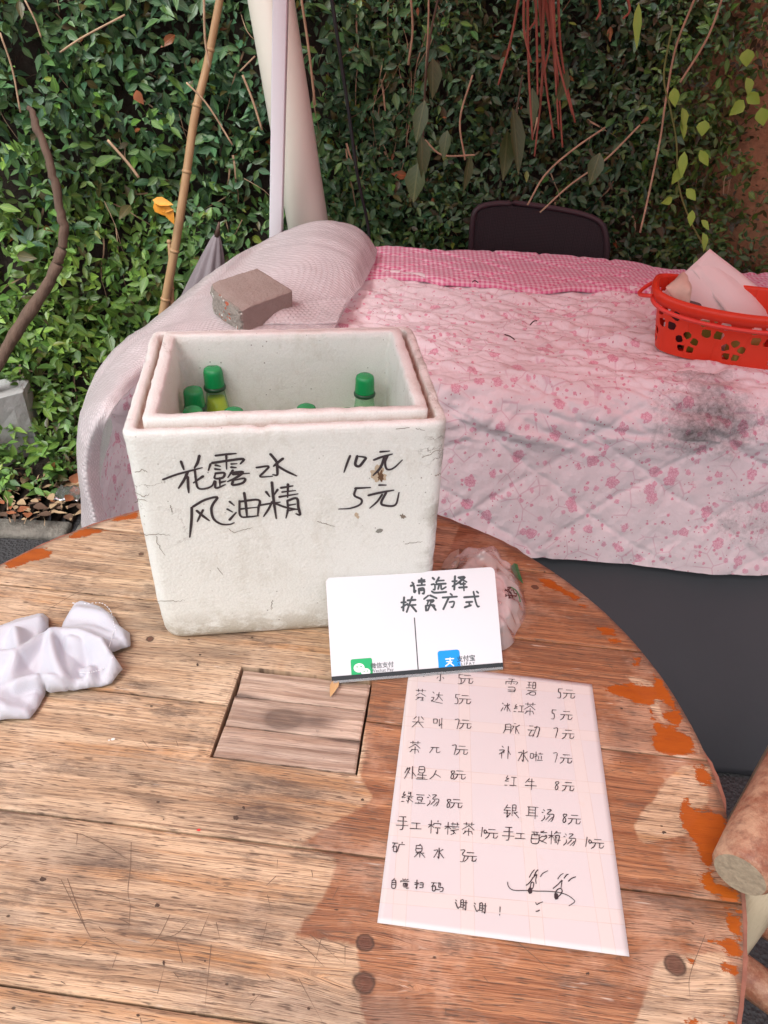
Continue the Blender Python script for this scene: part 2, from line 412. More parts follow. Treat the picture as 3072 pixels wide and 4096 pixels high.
so_ = mb.build('dry_straw', M_straw); tag(so_, 'pale dry straw strands tangled through the ivy on the hillside', 'straw', kind='stuff')

# leaf litter on the earth strip
M_litter = [simple('litter_tan', (.40, .28, .16), .8, 60, .4), simple('litter_rust', (.30, .10, .04), .8, 60, .4), simple('litter_brown', (.12, .07, .045), .85, 60, .4)]
for mi, (cnt, nm, lb) in enumerate([(520, 'leaf_litter', 'tan dry leaves and chaff scattered on the earth below the ivy'), (190, 'leaf_litter', 'rust orange fallen leaves among the litter below the ivy'), (420, 'leaf_litter', 'dark brown rotting leaves scattered at the foot of the ivy')]):
    gx = rng.uniform(-2.0, .0, cnt); gy = rng.uniform(1.70, 2.12, cnt)
    a = rng.uniform(0, 6.28, cnt)
    Pb = np.stack([gx, gy, .03+.11*sstep(1.85, 2.5, gy)+rng.uniform(0, .012, cnt)+.022*((gy < 1.81) & (gy > 1.67))], -1)
    V, Fc, U, T = place_leaves(Pb, np.stack([np.cos(a), np.sin(a), rng.uniform(-.15, .2, cnt)], -1), np.array([0, -.2, 1])+rng.normal(0, .3, (cnt, 3)), rng.uniform(.010, .046, cnt), rng.uniform(.2, .8, cnt), np.zeros((cnt, 3)))
    lo = mesh(nm, V, Fc, M_litter[mi]); tag(lo, lb, 'dry leaves', kind='stuff')
# ================================================================== THINGS LEANING ON THE BANK
def line3(pts):
    """pixel/depth triplets to points"""
    return np.array([ony(u, v, y) for u, v, y in pts])
b = NB('bamboo'); o = b.co(); 
b.fin(b.mix(b.noise(b.map(o, (60, 60, 6)), 1, 4), (.30, .17, .075), (.52, .34, .18)), .5, b.bump(b.noise(b.map(o, (200, 200, 10)), 1, 3), .3, .001)); M_bam = b.m
def bamboo(pts, r, nodes, name, label, ofs=0):
    P = crom(line3(pts), 60); rr = np.full(60, r)*np.linspace(.8, 1.1, 60); t = empty(name, P[-1]); tag(t, label, 'bamboo')
    mb = MB(); mb.tube(P-P[-1], rr, 12); mb.build('cane', M_bam, t)
    for i in nodes:
        m2 = MB(); d = (P[i+1]-P[i-1]); d /= np.linalg.norm(d)
        m2.tube([P[i]-d*.005-P[-1], P[i]-P[-1], P[i]+d*.005-P[-1]], [rr[i]*1.01, rr[i]*1.22, rr[i]*1.01], 12); m2.build('node', M_bam, t)
    return t
bamboo([(890, -60, 2.36), (830, 250, 2.32), (780, 460, 2.28), (745, 700, 2.24), (705, 960, 2.2), (662, 1200, 2.18), (640, 1320, 2.17)], .0125, [8, 18, 29, 41, 49, 55], 'bamboo_pole', 'long tan bamboo pole leaning on the ivy left of the white pipe')
bamboo([(676, 958, 2.22), (684, 1060, 2.2), (688, 1230, 2.19), (692, 1300, 2.18)], .0075, [2, 30], 'bamboo_stake', 'short thin bamboo stake beside the foot of the long pole')
b = NB('driftwood'); o = b.co(); bn = b.noise(b.map(o, (30, 30, 9)), 1, 6, .7)
b.fin(b.mix(bn, (.045, .028, .02), (.24, .155, .11)), .85, b.bump(bn, .9, .008)); M_drift = b.m
P = crom(line3([(112, 425, 2.22), (150, 520, 2.2), (195, 660, 2.18), (228, 770, 2.17), (252, 880, 2.16), (258, 960, 2.15), (235, 1040, 2.14), (195, 1130, 2.12), (130, 1230, 2.1), (60, 1340, 2.08), (-10, 1460, 2.05), (-60, 1560, 2.02)]), 70)
P += np.stack([fbm(np.arange(70)*.3, 0*P[:, 0], 3)*.02]*3, -1)
mb = MB(); mb.tube(P, np.interp(np.arange(70), [0, 5, 30, 42, 55, 69], [.006, .010, .0135, .016, .018, .0165])*(1+.35*fbm(np.arange(70)*.5, np.zeros(70), 8)), 12)
o_ = mb.build('dead_branch', M_drift); tag(o_, 'crooked grey brown dead branch lying on the ivy at left edge', 'branch')
# little dead branches near the ground
for pts, r, lab in [([(-40, 2000, 1.93), (90, 1975, 1.93), (230, 1945, 1.93), (420, 1925, 1.93)], .011, 'pale dry branch lying flat on the ground under the ivy'),
                    ([(-30, 1950, 2.0), (40, 1900, 2.0), (110, 1840, 2.02)], .012, 'short grey stick poking out of the ivy at the lower left')]:
    mb = MB(); mb.tube(line3(pts), [r*.8, r, r*.9, r*.6][:len(pts)], 8, 24); tag(mb.build('dry_branch', M_drift if 'grey' in lab else M_bam), lab, 'branch')
M_redstem = simple('red_stem', (.30, .095, .06), .7, 40, .35)
# bunch of rusty dry stems hanging at the top
t = empty('dry_stem_bunch', ony(2150, -80, 2.12)); tag(t, 'bunch of long rusty red dry stems hanging from the top over the ivy', 'dry stems')
org = np.array(t.location)
for k, (u0, u1, v1) in enumerate([(2110, 2130, 560), (2150, 2138, 625), (2165, 2160, 420), (2175, 2215, 555), (2190, 2235, 520), (2200, 2290, 460), (2140, 2150, 380), (2230, 2300, 490), (2090, 1992, 340), (2170, 2175, 300), (2120, 2100, 140), (2160, 2250, 590), (2210, 2225, 380), (2100, 2125, 250), (2380, 2385, 80), (2480, 2492, 75)]):
    y = 2.1+rng.uniform(-.05, .05)
    um = (u0+u1)/2+rng.normal(0, 18)
    mb = MB(); mb.tube(line3([(u0, -90, y), (um, v1*.45, y+.01), (u1, v1, y)])-org, [.0035, .003, .0022], 6, 14); mb.build('stem', M_redstem, t)
t = empty('dry_vine', ony(2350, 560, 2.2)); tag(t, 'long pale dry vines crossing slantwise above the black chair', 'vine'); org = np.array(t.location)
for pts in [[(2110, 820, 2.2), (2180, 700, 2.2), (2290, 600, 2.2), (2420, 510, 2.22)], [(2160, 850, 2.22), (2280, 740, 2.22), (2420, 640, 2.22), (2560, 500, 2.2)], [(2560, 930, 2.1), (2590, 800, 2.1), (2640, 560, 2.12), (2660, 420, 2.12), (2700, 200, 2.12), (2760, 40, 2.12), (2800, -60, 2.12)], [(1860, 640, 2.2), (1840, 480, 2.2), (1890, 300, 2.2)], [(1700, 560, 2.2), (1770, 620, 2.2), (1900, 620, 2.2)], [(2720, 330, 2.1), (2830, 150, 2.1), (2900, -40, 2.1)]]:
    mb = MB(); mb.tube(line3(pts)-org, .0026, 6, 24); mb.build('stem', M_straw, t)
t = empty('dry_reed', ony(1250, 100, 2.3)); tag(t, 'pale dry reed blades standing in the ivy around the pipe top', 'reeds'); org = np.array(t.location)
for pts, w in [([(815, -40, 2.2), (820, 150, 2.2), (838, 270, 2.2)], .006), ([(1200, -40, 2.3), (1235, 200, 2.3), (1260, 420, 2.3)], .007), ([(1640, -40, 2.3), (1650, 120, 2.3), (1632, 260, 2.3)], .006), ([(1715, -40, 2.3), (1712, 120, 2.3), (1700, 330, 2.3)], .005), ([(745, 330, 2.2), (830, 420, 2.2), (930, 580, 2.2)], .005), ([(970, 300, 2.2), (1010, 400, 2.2), (1048, 520, 2.2)], .006), ([(0, 130, 2.2), (50, 280, 2.2), (82, 450, 2.2)], .005), ([(100, 0, 2.2), (140, 80, 2.2), (165, 150, 2.2)], .005), ([(430, 560, 2.2), (510, 650, 2.2), (555, 710, 2.2)], .008), ([(960, 285, 2.2), (1020, 225, 2.2)], .004), ([(240, 210, 2.2), (330, 150, 2.2), (500, 60, 2.2)], .005)]:
    mb = MB(); mb.tube(line3(pts)-org, [w*.5]*len(pts), 5, 12); mb.build('blade', M_straw, t)
M_blk = simple('black_cable', (.012, .012, .014), .5)
mb = MB(); mb.tube(line3([(1318, -60, 2.15), (1350, 150, 2.15), (1395, 450, 2.16), (1430, 700, 2.17), (1468, 880, 2.2), (1480, 980, 2.2)]), .0045, 8, 40)
tag(mb.build('cable', M_blk), 'black cable running down the ivy right of the white pipe', 'cable')
# bright young vine at the right
b = NB('young_leaf'); b.fin(b.mix(b.noise(b.co(), 40), (.20, .37, .04), (.33, .50, .07)), .5, Subsurface_Weight=0.0); M_young = b.m
M_ystem = simple('green_stem', (.16, .19, .05), .6)
t = empty('young_vine', ony(2700, 400, 2.02)); tag(t, 'bright yellow green young vine trailing down the ivy at right', 'vine'); org = np.array(t.location)
vp = [(2690, 100, 2.02), (2655, 300, 2.02), (2680, 430, 2.02), (2705, 560, 2.02), (2715, 740, 2.03), (2760, 880, 2.04), (2830, 1010, 2.05)]
mb = MB(); mb.tube(line3(vp)-org, .0022, 6, 40); mb.build('stem', M_ystem, t)
def one_leaf(name, u, v, y, ang, L, Wd, m, parent, org, tilt=.3):
    p = ony(u, v, y)-org; d = np.array([math.cos(ang), -.2, math.sin(ang)]); d /= np.linalg.norm(d)
    nn = np.array([.7*math.sin(u), -1, tilt+.4*math.sin(v)]); V, Fc, U, T = place_leaves(p[None], d[None], nn[None], np.array([L]), np.array([Wd]), np.zeros((1, 3)))
    return mesh(name, V, Fc, m, parent, True, {'tint': np.tile((.055, .085, .03), (len(V), 1))}, U)
for u, v, a, L, w in [(2695, 350, -1.3, .042, .6), (2728, 430, -1.2, .05, .55), (2722, 480, -1.1, .045, .6), (2738, 605, -1.5, .06, .4), (2715, 670, -1.7, .04, .9), (2800, 600, -.9, .045, .5), (2745, 755, -.7, .04, .6), (2770, 840, -1.5, .04, .5), (2805, 880, -.7, .035, .5), (2810, 930, -1.2, .05, .55), (2690, 790, -2.6, .03, .8), (2990, 195, -1.4, .035, .9), (2985, 310, -1.1, .04, .7), (2990, 370, -.6, .04, .7), (2975, 400, -2.2, .04, .8), (3045, 430, -1.2, .04, .8), (2820, 480, -1.6, .035, .9), (2555, 10, -1.45, .09, .22)]:
    one_leaf('leaf', u, v, 2.0 if u < 2900 else 1.93, a, L, w, M_young, t, org)
# big drooping dull leaves in the middle
M_dull = M_leaf
t = empty('wilted_plant', ony(1700, 600, 2.15)); tag(t, 'wilted plant with large drooping dull green leaves in the ivy centre', 'plant'); org = np.array(t.location)
mb = MB(); mb.tube(line3([(1760, -40, 2.2), (1720, 150, 2.18), (1700, 350, 2.17), (1690, 620, 2.16)])-org, .003, 6, 20); mb.build('stem', M_stem, t); mb = MB(); mb.tube(line3([(2090, 300, 2.2), (2070, 420, 2.17), (2050, 540, 2.16)])-org, .0025, 6, 12); mb.build('stem', M_stem, t)
for u, v, L, w in [(1700, 400, .10, .42), (1685, 540, .11, .40), (1675, 650, .10, .6), (1730, 230, .09, .5), (2050, 430, .16, .32), (2030, 520, .12, .4), (1790, 520, .07, .5), (1880, 620, .09, .35), (2130, 350, .09, .35), (2270, 280, .08, .45), (2400, 610, .08, .55)]:
    one_leaf('leaf', u, v, 2.13, -1.57+rng.normal(0, .15), L, w, M_dull, t, org)
# orange fungus-like leaf
M_or = simple('orange_leaf', (.75, .33, .03), .6, 60, .4)
t = empty('orange_leaf_cluster', ony(650, 830, 2.16)); tag(t, 'curled bright orange dead leaf caught in the ivy left of the bamboo pole', 'leaf'); org = np.array(t.location)
for u, v, a, L, w in [(610, 800, -.1, .06, .42), (618, 805, -.75, .05, .9), (655, 815, -1.1, .058, .5), (640, 838, 0.1, .04, .5)]:
    one_leaf('curl', u, v, 2.15, a, L, w, M_or, t, org)
for u, v, a, L, w, lab in [(545, 360, -1.2, .035, .9, 'small rust red dead leaf high in the ivy at left'), (905, 1135, -1.3, .05, .45, 'brown dead leaf low in the ivy left of the bubble wrap'), (285, 1930, .9, .055, .55, 'upright orange brown dead leaf by the pale branch on the ground')]:
    m_ = M_litter[1] if 'brown' not in lab or 'orange' in lab else M_litter[2]
    y_ = 2.14 if v < 1500 else 1.9
    org = ony(u, v, y_); o_ = one_leaf('dead_leaf', u, v, y_, a, L, w, m_, None, org); o_.location = org; tag(o_, lab, 'leaf')
# stones at the left
def stone(name, pts, z0, h, m, label, seed):
    """an angular slab; pts = pixel outline of its top"""
    c = np.mean([onz(u, v, z0+h) for u, v in pts], 0)
    bm = bmesh.new(); T = [np.array(onz(u, v, z0+h))-c for u, v in pts]
    for q in T: bm.verts.new((q[0], q[1], 0))
    for q in T: bm.verts.new((q[0]*1.05, q[1]*1.05, -h-.01))
    bmesh.ops.convex_hull(bm, input=bm.verts)
    bmesh.ops.subdivide_edges(bm, edges=bm.edges, cuts=5, use_grid_fill=True)
    for v_ in bm.verts:
        v_.co += Vector(rng.normal(0, 1, 3)*.0012)+v_.co.normalized()*float(fbm(np.array([v_.co.x*18]), np.array([v_.co.y*18+v_.co.z*9]), seed)[0])*.02
    me = bpy.data.meshes.new(name); bm.to_mesh(me); bm.free(); o_ = link_mesh(name, me, m, None, False); o_.location = c
    return tag(o_, label, 'stone')
M_st1 = simple('pale_stone', (.42, .43, .42), .85, 14, .2, 70, .5, .004); M_st2 = simple('brown_stone', (.15, .10, .08), .85, 14, .5, 50, .6, .006)
stone('stone', [(-220, 1560), (60, 1512), (115, 1520), (90, 1570), (-60, 1600), (-220, 1640)], .05, .24, M_st1, 'pale grey angular stone slab at the left edge of the ivy', 3)
stone('stone', [(-260, 1640), (20, 1600), (88, 1690), (10, 1740), (-200, 1780)], .05, .10, M_st2, 'brown wedge shaped stone below the pale slab at left edge', 5)
# crumpled foil wrapper on the ground
V, gf = [], grid_faces(14, 10)
for i in range(14):
    for j in range(10): V.append(((i-7)*.006, (j-5)*.008, .012*vn(np.array([i*.9]), np.array([j*.9]), 5)[0]))
M_foil = simple('foil', (.75, .75, .76), .22, 0, Metallic=.9)
o_ = mesh('foil_wrapper', np.array(V), gf, M_foil, None, False); p = onz(285, 1975, .045); o_.location = p; solid(o_, .0004); tag(o_, 'crumpled silver foil wrapper on the ground by the bubble wrap', 'wrapper')

# PVC pipe
b = NB('pvc'); o = b.co(); b.fin(b.mix(b.noise(b.map(o, (6, 6, 2)), 1, 4), (.70, .68, .57), (.80, .78, .70)), .42, b.bump(b.noise(o, 25, 3), .1, .002)); M_pvc = b.m
A0 = (ony(1000, 0, 2.32)+ony(1168, 0, 2.32))/2; B0 = (ony(1165, 880, 2.26)+ony(1293, 880, 2.26))/2; d = B0-A0
P0, P1 = A0-d*.65, B0+d*1.35
t = empty('drain_pipe', P1); tag(t, 'thick cream plastic pipe leaning on the ivy behind the white pole', 'pipe')
th = np.arange(32)*2*math.pi/32; 
mb = MB(); mb.tube(np.array([P0, P0*.6+P1*.4, P1])-P1, .060, 40); mb.build('pipe_body', M_pvc, t)
k1 = A0-d*-.06; mb = MB(); dn = d/np.linalg.norm(d); mb.tube(np.array([k1-dn*.55-P1, k1-dn*.35-P1]), .0645, 40); mb.build('coupling', M_pvc, t)

# red canopy tent: the white pole in view is its leg
M_wpole = simple('white_powder_coat', (.78, .78, .82), .35)
b = NB('red_canopy_cloth'); o = b.co()
tr = b.t.nodes.new('ShaderNodeBsdfTranslucent'); tr.inputs[0].default_value = (.95, .30, .30, 1)
mx = b.t.nodes.new('ShaderNodeMixShader'); mx.inputs[0].default_value = .55
b.fin(b.mix(b.noise(o, 300), (.55, .03, .03), (.62, .05, .04)), .7)
b.t.links.new(b.p.outputs[0], mx.inputs[1]); b.t.links.new(tr.outputs[0], mx.inputs[2]); b.t.links.new(mx.outputs[0], b.out.inputs[0]); M_can = b.m
ptop = (ony(1098, 0, 2.13)+ony(1148, 0, 2.13))/2; pbot = (ony(1083, 930, 2.13)+ony(1127, 930, 2.13))/2; pd_ = ptop-pbot
L0 = pbot-pd_/pd_[2]*pbot[2]; L1 = pbot+pd_/pd_[2]*(2.05-pbot[2])
t = empty('canopy_tent', L0); tag(t, 'slim square white pole of the red canopy standing before the cream pipe', 'canopy'); org = L0
CX0, CX1, CY0, CY1, CZ = L1[0]-.35, L1[0]+2.2, .12, L1[1]+.04, 2.05
def leg(a, b_, nm='leg'):
    m_ = MB(); d_ = b_-a
    for z0_, z1_, w_ in [(0, 1, .0175)]:
        V = [];
        for tt in (z0_, z1_):
            for sx, sy in ((-1, -1), (1, -1), (1, 1), (-1, 1)): V.append(a+d_*tt+np.array([sx*w_, sy*w_, 0])-org)
        m_.add(V, [(3, 2, 1, 0), (4, 5, 6, 7), (0, 1, 5, 4), (1, 2, 6, 5), (2, 3, 7, 6), (3, 0, 4, 7)])
    return bevel(m_.build(nm, M_wpole, t), .003)
lg = leg(L0, L1)
dx = L1[0]-L0[0]
m_ = MB(); m_.box(tuple(pbot-org+np.array([.03, 0, .0])), (.03, .014, .012)); m_.build('clip', simple('dark_clip', (.04, .035, .045), .4, Metallic=.5), lg)
for (x, y) in ((CX1, CY1), (CX0, CY0), (CX1, CY0)):
    if y < 1: continue
    leg(np.array([x, y, 0.]), np.array([x, y, 2.05]))
apex = np.array([(CX0+CX1)/2, (CY0+CY1)/2, 2.55])
cn = [np.array([CX0, CY0, CZ]), np.array([CX1, CY0, CZ]), np.array([CX1, CY1, CZ]), np.array([CX0, CY1, CZ])]
V, Fc = [], []
for k in range(4):
    a, c = cn[k], cn[(k+1) % 4]; s0 = len(V); N_ = 12
    for i in range(N_+1):
        for j in range(N_+1):
            e = a*(1-i/N_)+c*(i/N_); q_ = e*(1-j/N_)+apex*(j/N_); q_ = q_-np.array([0, 0, .10*math.sin(math.pi*i/N_)*math.sin(math.pi*j/N_)*(1-j/N_)]); V.append(q_-org)
    Fc += [tuple(f+s0) for f in grid_faces(N_+1, N_+1)]
mesh('canopy_cloth', V, Fc, M_can, t)
for k in range(4):
    a, c = cn[k], cn[(k+1) % 4]; V = []
    for i in range(31):
        e = a*(1-i/30)+c*i/30-org; V += [e, e-np.array([0, 0, .10+.02*abs(math.sin(i*1.05))])]
    mesh('valance', V, grid_faces(31, 2), M_can, t)
    m_ = MB(); m_.tube([a-org-[0, 0, .02], c-org-[0, 0, .02]], .011, 8); m_.build('rail', M_wpole, t)

# folded grey parasol
b = NB('grey_parasol_cloth'); b.fin(b.mix(b.noise(b.co(), 14), (.20, .175, .19), (.30, .265, .28)), .75); M_par = b.m
tip = ony(874, 905, 2.2); ft = ony(830, 1170, 2.2); dd = (ft-tip); dd /= np.linalg.norm(dd)
sx = np.array([1, 0, 0.]); sx -= dd*(sx@dd); sx /= np.linalg.norm(sx); sy = np.cross(dd, sx)
V = []; NS, NT = 96, 26
for i in range(NS):
    a = i*2*math.pi/NS
    for j in range(NT):
        tt = j/(NT-1); r = (.006+.135*tt**.8)*(1+.30*tt**.5*math.cos(8*a+.8*math.sin(3*tt)))*(1 if tt < .9 else 1)
        V.append(dd*(.02+.62*tt)+sx*(r*math.cos(a)+.045*tt*0)+sy*r*math.sin(a)*.8)
t = empty('folded_parasol', tip); tag(t, 'folded grey parasol poking up behind the bubble wrap', 'parasol')
mesh('canopy', np.array(V), grid_faces(NS, NT, True), M_par, t)
m_ = MB(); m_.tube([dd*-.012, dd*.03], [.003, .009], 10); m_.build('ferrule', simple('dark_ferrule', (.10, .06, .045), .6), t)
m_ = MB(); e_ = dd*(tip[2]/-dd[2]); m_.tube([dd*.25, e_], .014, 12); m_.build('pole', M_wpole, t)

# mesh-backed office chair behind the quilted table
b = NB('chair_mesh'); o = b.co(); gv = b.n('TexChecker', out=1, Vector=b.map(o, (1, 1, 1), rot=(0, .785, 0)), Scale=330.0)
b.fin(b.mix(gv, (.014, .008, .011), (.040, .024, .030)), .7, b.bump(gv, .6, .001)); M_cm = b.m
M_cf = simple('chair_frame_plastic', (.045, .022, .028), .5)
YC = 2.27
cpx = [(1885, 1120), (1887, 1000), (1893, 895), (1910, 850), (1960, 832), (2060, 830), (2200, 848), (2330, 870), (2400, 895), (2425, 935), (2432, 1010), (2428, 1130)]
PC = line3([(u, v, YC) for u, v in cpx])
t = empty('office_chair', (.42, 2.45, 0)); tag(t, 'black mesh backed office chair standing behind the pink quilted table', 'chair'); org = np.array([.42, 2.45, 0])
bow = lambda P: P+np.stack([0*P[:, 0], .05*np.cos((P[:, 0]-.42)*5.0), 0*P[:, 0]], -1)
m_ = MB(); Pf = bow(crom(PC, 60)); m_.tube(Pf-org, .0085, 10); m_.build('back_frame', M_cf, t)
lx = Pf[:, 0].min()+.004; hx = Pf[:, 0].max()-.004; V = []; NX, NZ = 30, 24
# mesh panel: columns between left and right following the top outline
topz = lambda x: np.interp(x, Pf[10:50, 0], Pf[10:50, 2])
Pt = crom(PC, 200); 
for i in range(NX):
    x = lx+(hx-lx)*i/(NX-1); k = np.where(np.abs(Pt[:, 0]-x) < .02)[0]; zt = Pt[k, 2].max() if len(k) else .8
    edge = min(i, NX-1-i); zt -= .0 if edge > 1 else .012*(2-edge)
    for j in range(NZ): z = .60+(zt-.003-.60)*j/(NZ-1); V.append((x-org[0], YC+.05*math.cos((x-.42)*5)-org[1], z))
solid(mesh('mesh_panel', np.array(V), grid_faces(NX, NZ), M_cm, t), .002, 0)
m_ = MB(); m_.box((0, .02, .46), (.46, .42, .06)); bevel(m_.build('seat', M_cf, t), .02, 3)
m_ = MB(); m_.box((0, -.14, .56), (.06, .02, .22)); m_.build('back_bracket', M_cf, t)
m_ = MB(); m_.tube([(0, .02, .43), (0, .02, .10)], .025, 12); m_.build('gas_post', M_cf, t)
for k in range(5):
    a = k*1.2566; m_ = MB(); m_.tube([(0, .02, .10), (.26*math.cos(a), .02+.26*math.sin(a), .06)], .016, 8); lgm = m_.build('leg', M_cf, t)
    m_ = MB(); m_.tube([(.26*math.cos(a)-.012, .02+.26*math.sin(a), .028), (.26*math.cos(a)+.012, .02+.26*math.sin(a), .028)], .027, 14); m_.build('castor', M_cf, lgm)

# ================================================================== QUILTED TABLE
XL, XR, YF, YB = -.47, 1.75, 1.335, 2.10
t = empty('folding_table', (.6, 1.7, 0)); tag(t, 'folding table hidden under the pink quilt and dark cover', 'table')
M_tt = simple('table_laminate', (.5, .45, .4), .5); M_leg = simple('grey_steel', (.25, .25, .26), .4, Metallic=.7)
m_ = MB(); m_.box((.04, .01, .685), (2.16, .66, .03)); m_.build('tabletop', M_tt, t)
for x in (-.9, .98):
    for y in (-.28, .30): m_ = MB(); m_.tube([(x, y, .67), (x, y, 0)], .013, 10); m_.build('leg', M_leg, t)
# dark grey cover hanging to the ground at the front
b = NB('dark_cover'); o = b.co(); b.fin(b.mix(b.noise(o, 3, 4), (.035, .036, .042), (.052, .053, .060)), .62, b.bump(b.noise(o, 5, 4), .3, .02)); M_cov = b.m
V = []; NU, NVv = 160, 50
for i in range(NU):
    x = -.50+2.4*i/(NU-1)
    for j in range(NVv):
        s = j/(NVv-1); z = .700*(1-s)+.012*s
        y = 1.350-.025*sstep(0, .1, s)-.37*sstep(.15, 1.1, s)+.016*math.sin(x*9+1.5*s)*s+.012*float(fbm(np.array([x*4]), np.array([s*3.]), 5)[0])
        V.append((x, y, z))
o_ = mesh('table_cover', np.array(V), grid_faces(NU, NVv), M_cov); solid(o_, .0015); tag(o_, 'smooth dark grey cover hanging to the ground below the pink quilt', 'cover')

RQ = .075; ZQ = .738; XL = -.555
def drape(a, bb):
    """sheet coordinates (metres; a across from XL, bb towards the front from YB) -> place"""
    x = XL+a; y = YB-bb
    da = np.maximum(XL+RQ-x, 0); db = np.maximum(YF+RQ*.3-y, 0)
    r = np.hypot(da, db)+1e-9; ca, cb = da/r, db/r
    ang = np.minimum(r/RQ, math.pi/2); ex = np.maximum(r-RQ*math.pi/2, 0)
    flare = .26*(db > 0)+.06+.10*np.minimum(da, db)/r
    out = RQ*np.sin(ang)+flare*ex; drop = RQ*(1-np.cos(ang))+ex*.985
    X_ = np.where(da > 0, XL+RQ-out*ca, x); Y_ = np.where(db > 0, YF+RQ*.3-out*cb, y)
    return np.stack([X_, Y_, ZQ-drop], -1), ex, da, db
NA, NBb = 560, 300
al = np.linspace(-.30, XR-XL, NA)
AA = np.zeros((NA, NBb)); BB = np.zeros((NA, NBb))
for i, a in enumerate(al):
    x = XL+a
    hem = np.interp(x, [-.8, -.45, .12, .45, .85, 1.8], [.36, .355, .340, .362, .368, .39])+.006*math.sin(x*11)
    AA[i] = a; BB[i] = np.linspace(.20, YB-YF+hem, NBb)
a, bb = AA, BB
P, ex, da, db = drape(a, bb)
dPa = np.gradient(P, axis=0); dPb = np.gradient(P, axis=1); Nn = np.cross(dPb, dPa); Nn /= np.linalg.norm(Nn, axis=2)[..., None]+1e-12
Nn *= np.where((Nn[..., 2:3] < -.2), -1, 1)
wob = .10*fbm(a*3.5, bb*3.5, 5)
w1 = (bb+.60*a+wob)/.160; w2 = (bb-.60*a-wob+1.0)/.160
d1 = np.abs(w1-np.round(w1))*.135*.86; d2 = np.abs(w2-np.round(w2))*.135*.86
dm = np.minimum(d1, d2)
sv_ = .35+.9*vn(a*9, bb*9, 13); puff = .0055*sv_*(1-np.exp(-(dm/.014)))-.0035*sv_*np.exp(-(dm/.0040)**2)
near = np.exp(-dm/.022)
wr = fbm(a*26+bb*9, bb*30-a*6, 21, 4)
wr2 = fbm((a*.83+bb*.56)*60, (bb*.83-a*.56)*16, 33, 3)
topw = sstep(.02, -.06, P[..., 2]*0+ex)*sstep(.55, .35, bb-.15*0)
hgt = puff*.85+.008*wr*(.35+near)+.009*wr2*(.2+near)+.006*np.abs(fbm(a*12-bb*7, bb*17+a*9, 29, 3))
# long creases on the flat top
crease = (np.abs(fbm(a*5+bb*5, bb*24-a*7, 51, 3))*.050+np.abs(fbm(a*5-bb*4, bb*20+a*9, 53, 3))*.030)*sstep(.06, .0, ex)
big = .022*fbm(a*3.2, bb*3.0, 61, 3)+.004*np.sin(a*15+2*bb)*sstep(.02, .3, ex)
P = P+Nn*(hgt+crease+big)[..., None]
P[..., 0] += .17*sstep(1.28, 1.62, P[..., 1])*sstep(-.15, -.50, P[..., 0])
P[..., 2] += 0
stain = np.zeros_like(a)
flat = P.reshape(-1, 3); pu, pv, _d = project(flat)
for (u, v, su, sv, w) in [(2860, 1640, 100, 100, .60), (2800, 1760, 110, 95, .80), (2880, 1560, 70, 60, .35), (2640, 1730, 60, 160, .35), (2900, 2060, 160, 100, .34), (2640, 1840, 110, 70, .25), (3000, 1780, 70, 120, .28)]:
    q_ = onplane(u+105, v, np.array([0, 1.22, .6]), np.array([0, 1., .12])); px = 900.
    stain = np.maximum(stain, w*np.exp(-(((P[..., 0]-q_[0])*1800/su)**2+((P[..., 2]-q_[2])*1800/sv)**2)*.5)*(P[..., 1] < 1.40))
b = NB('floral_quilt_cloth'); uvq = b.co('UV'); o = b.co()
base = (.86, .765, .79)
def flowers(scale, r, seed, colin, colout, base_, pet=5, keep=.85, soft=.05):
    """scattered printed blossoms"""
    mp = b.map(uvq, (scale, scale, 1), (seed, seed*.7, 0))
    nz = b.n('VectorMath', props={'operation': 'SCALE'}, i0=b.n('VectorMath', props={'operation': 'SUBTRACT'}, i0=b.noise(b.map(uvq, (scale*4.4, scale*4.4, 1)), 1.0, 3, .6, out=1), i1=(.5, .5, .5)), Scale=.42)
    mp2 = b.n('VectorMath', props={'operation': 'ADD'}, i0=mp, i1=nz)
    v = b.t.nodes.new('ShaderNodeTexVoronoi'); v.inputs['Scale'].default_value = 1; v.inputs['Randomness'].default_value = .8; b.t.links.new(mp2, v.inputs['Vector'])
    dd_, cc = v.outputs['Distance'], v.outputs['Color']; rr_ = b.n('SeparateXYZ', Vector=cc)
    petal = b.n('TexVoronoi', props={'feature': 'DISTANCE_TO_EDGE'}, Vector=b.map(uvq, (scale*9, scale*9, 1)), Scale=1.0)
    inside = b.mth('MULTIPLY', b.rng(dd_, r, r-soft), b.mth('LESS_THAN', rr_, keep))
    ring = b.rng(b.mth('SINE', b.mth('MULTIPLY', dd_, 38/r*.22)), -.2, .6)
    f1 = b.mix(b.rng(petal, .02, .12), colout, colin)
    f1 = b.mix(b.mth('MULTIPLY', ring, .35), f1, colout)
    return b.mix(b.mth('MULTIPLY', inside, .92), base_, f1)
c = base
c = b.mix(b.mth('MULTIPLY', b.rng(b.n('TexVoronoi', props={'feature': 'DISTANCE_TO_EDGE'}, Vector=b.map(uvq, (22, 22, 1), (3, 1, 0)), Scale=1.0), .035, .0), b.rng(b.noise(uvq, 14, 1), .5, .56, 0, .5)), c, (.60, .25, .36))
c = flowers(110, .18, 7, (.62, .18, .28), (.50, .12, .20), c, keep=.55)
c = flowers(68, .26, 2, (.82, .42, .52), (.62, .14, .25), c, keep=.50)
c = flowers(46, .27, 4, (.85, .54, .63), (.70, .26, .38), c, keep=.6)
c = flowers(25, .32, 5, (.85, .52, .61), (.68, .23, .35), c, keep=.60)
stn = b.attr('stain'); sp = b.noise(o, 120, 5, .8); sp2 = b.noise(o, 14, 5, .65)
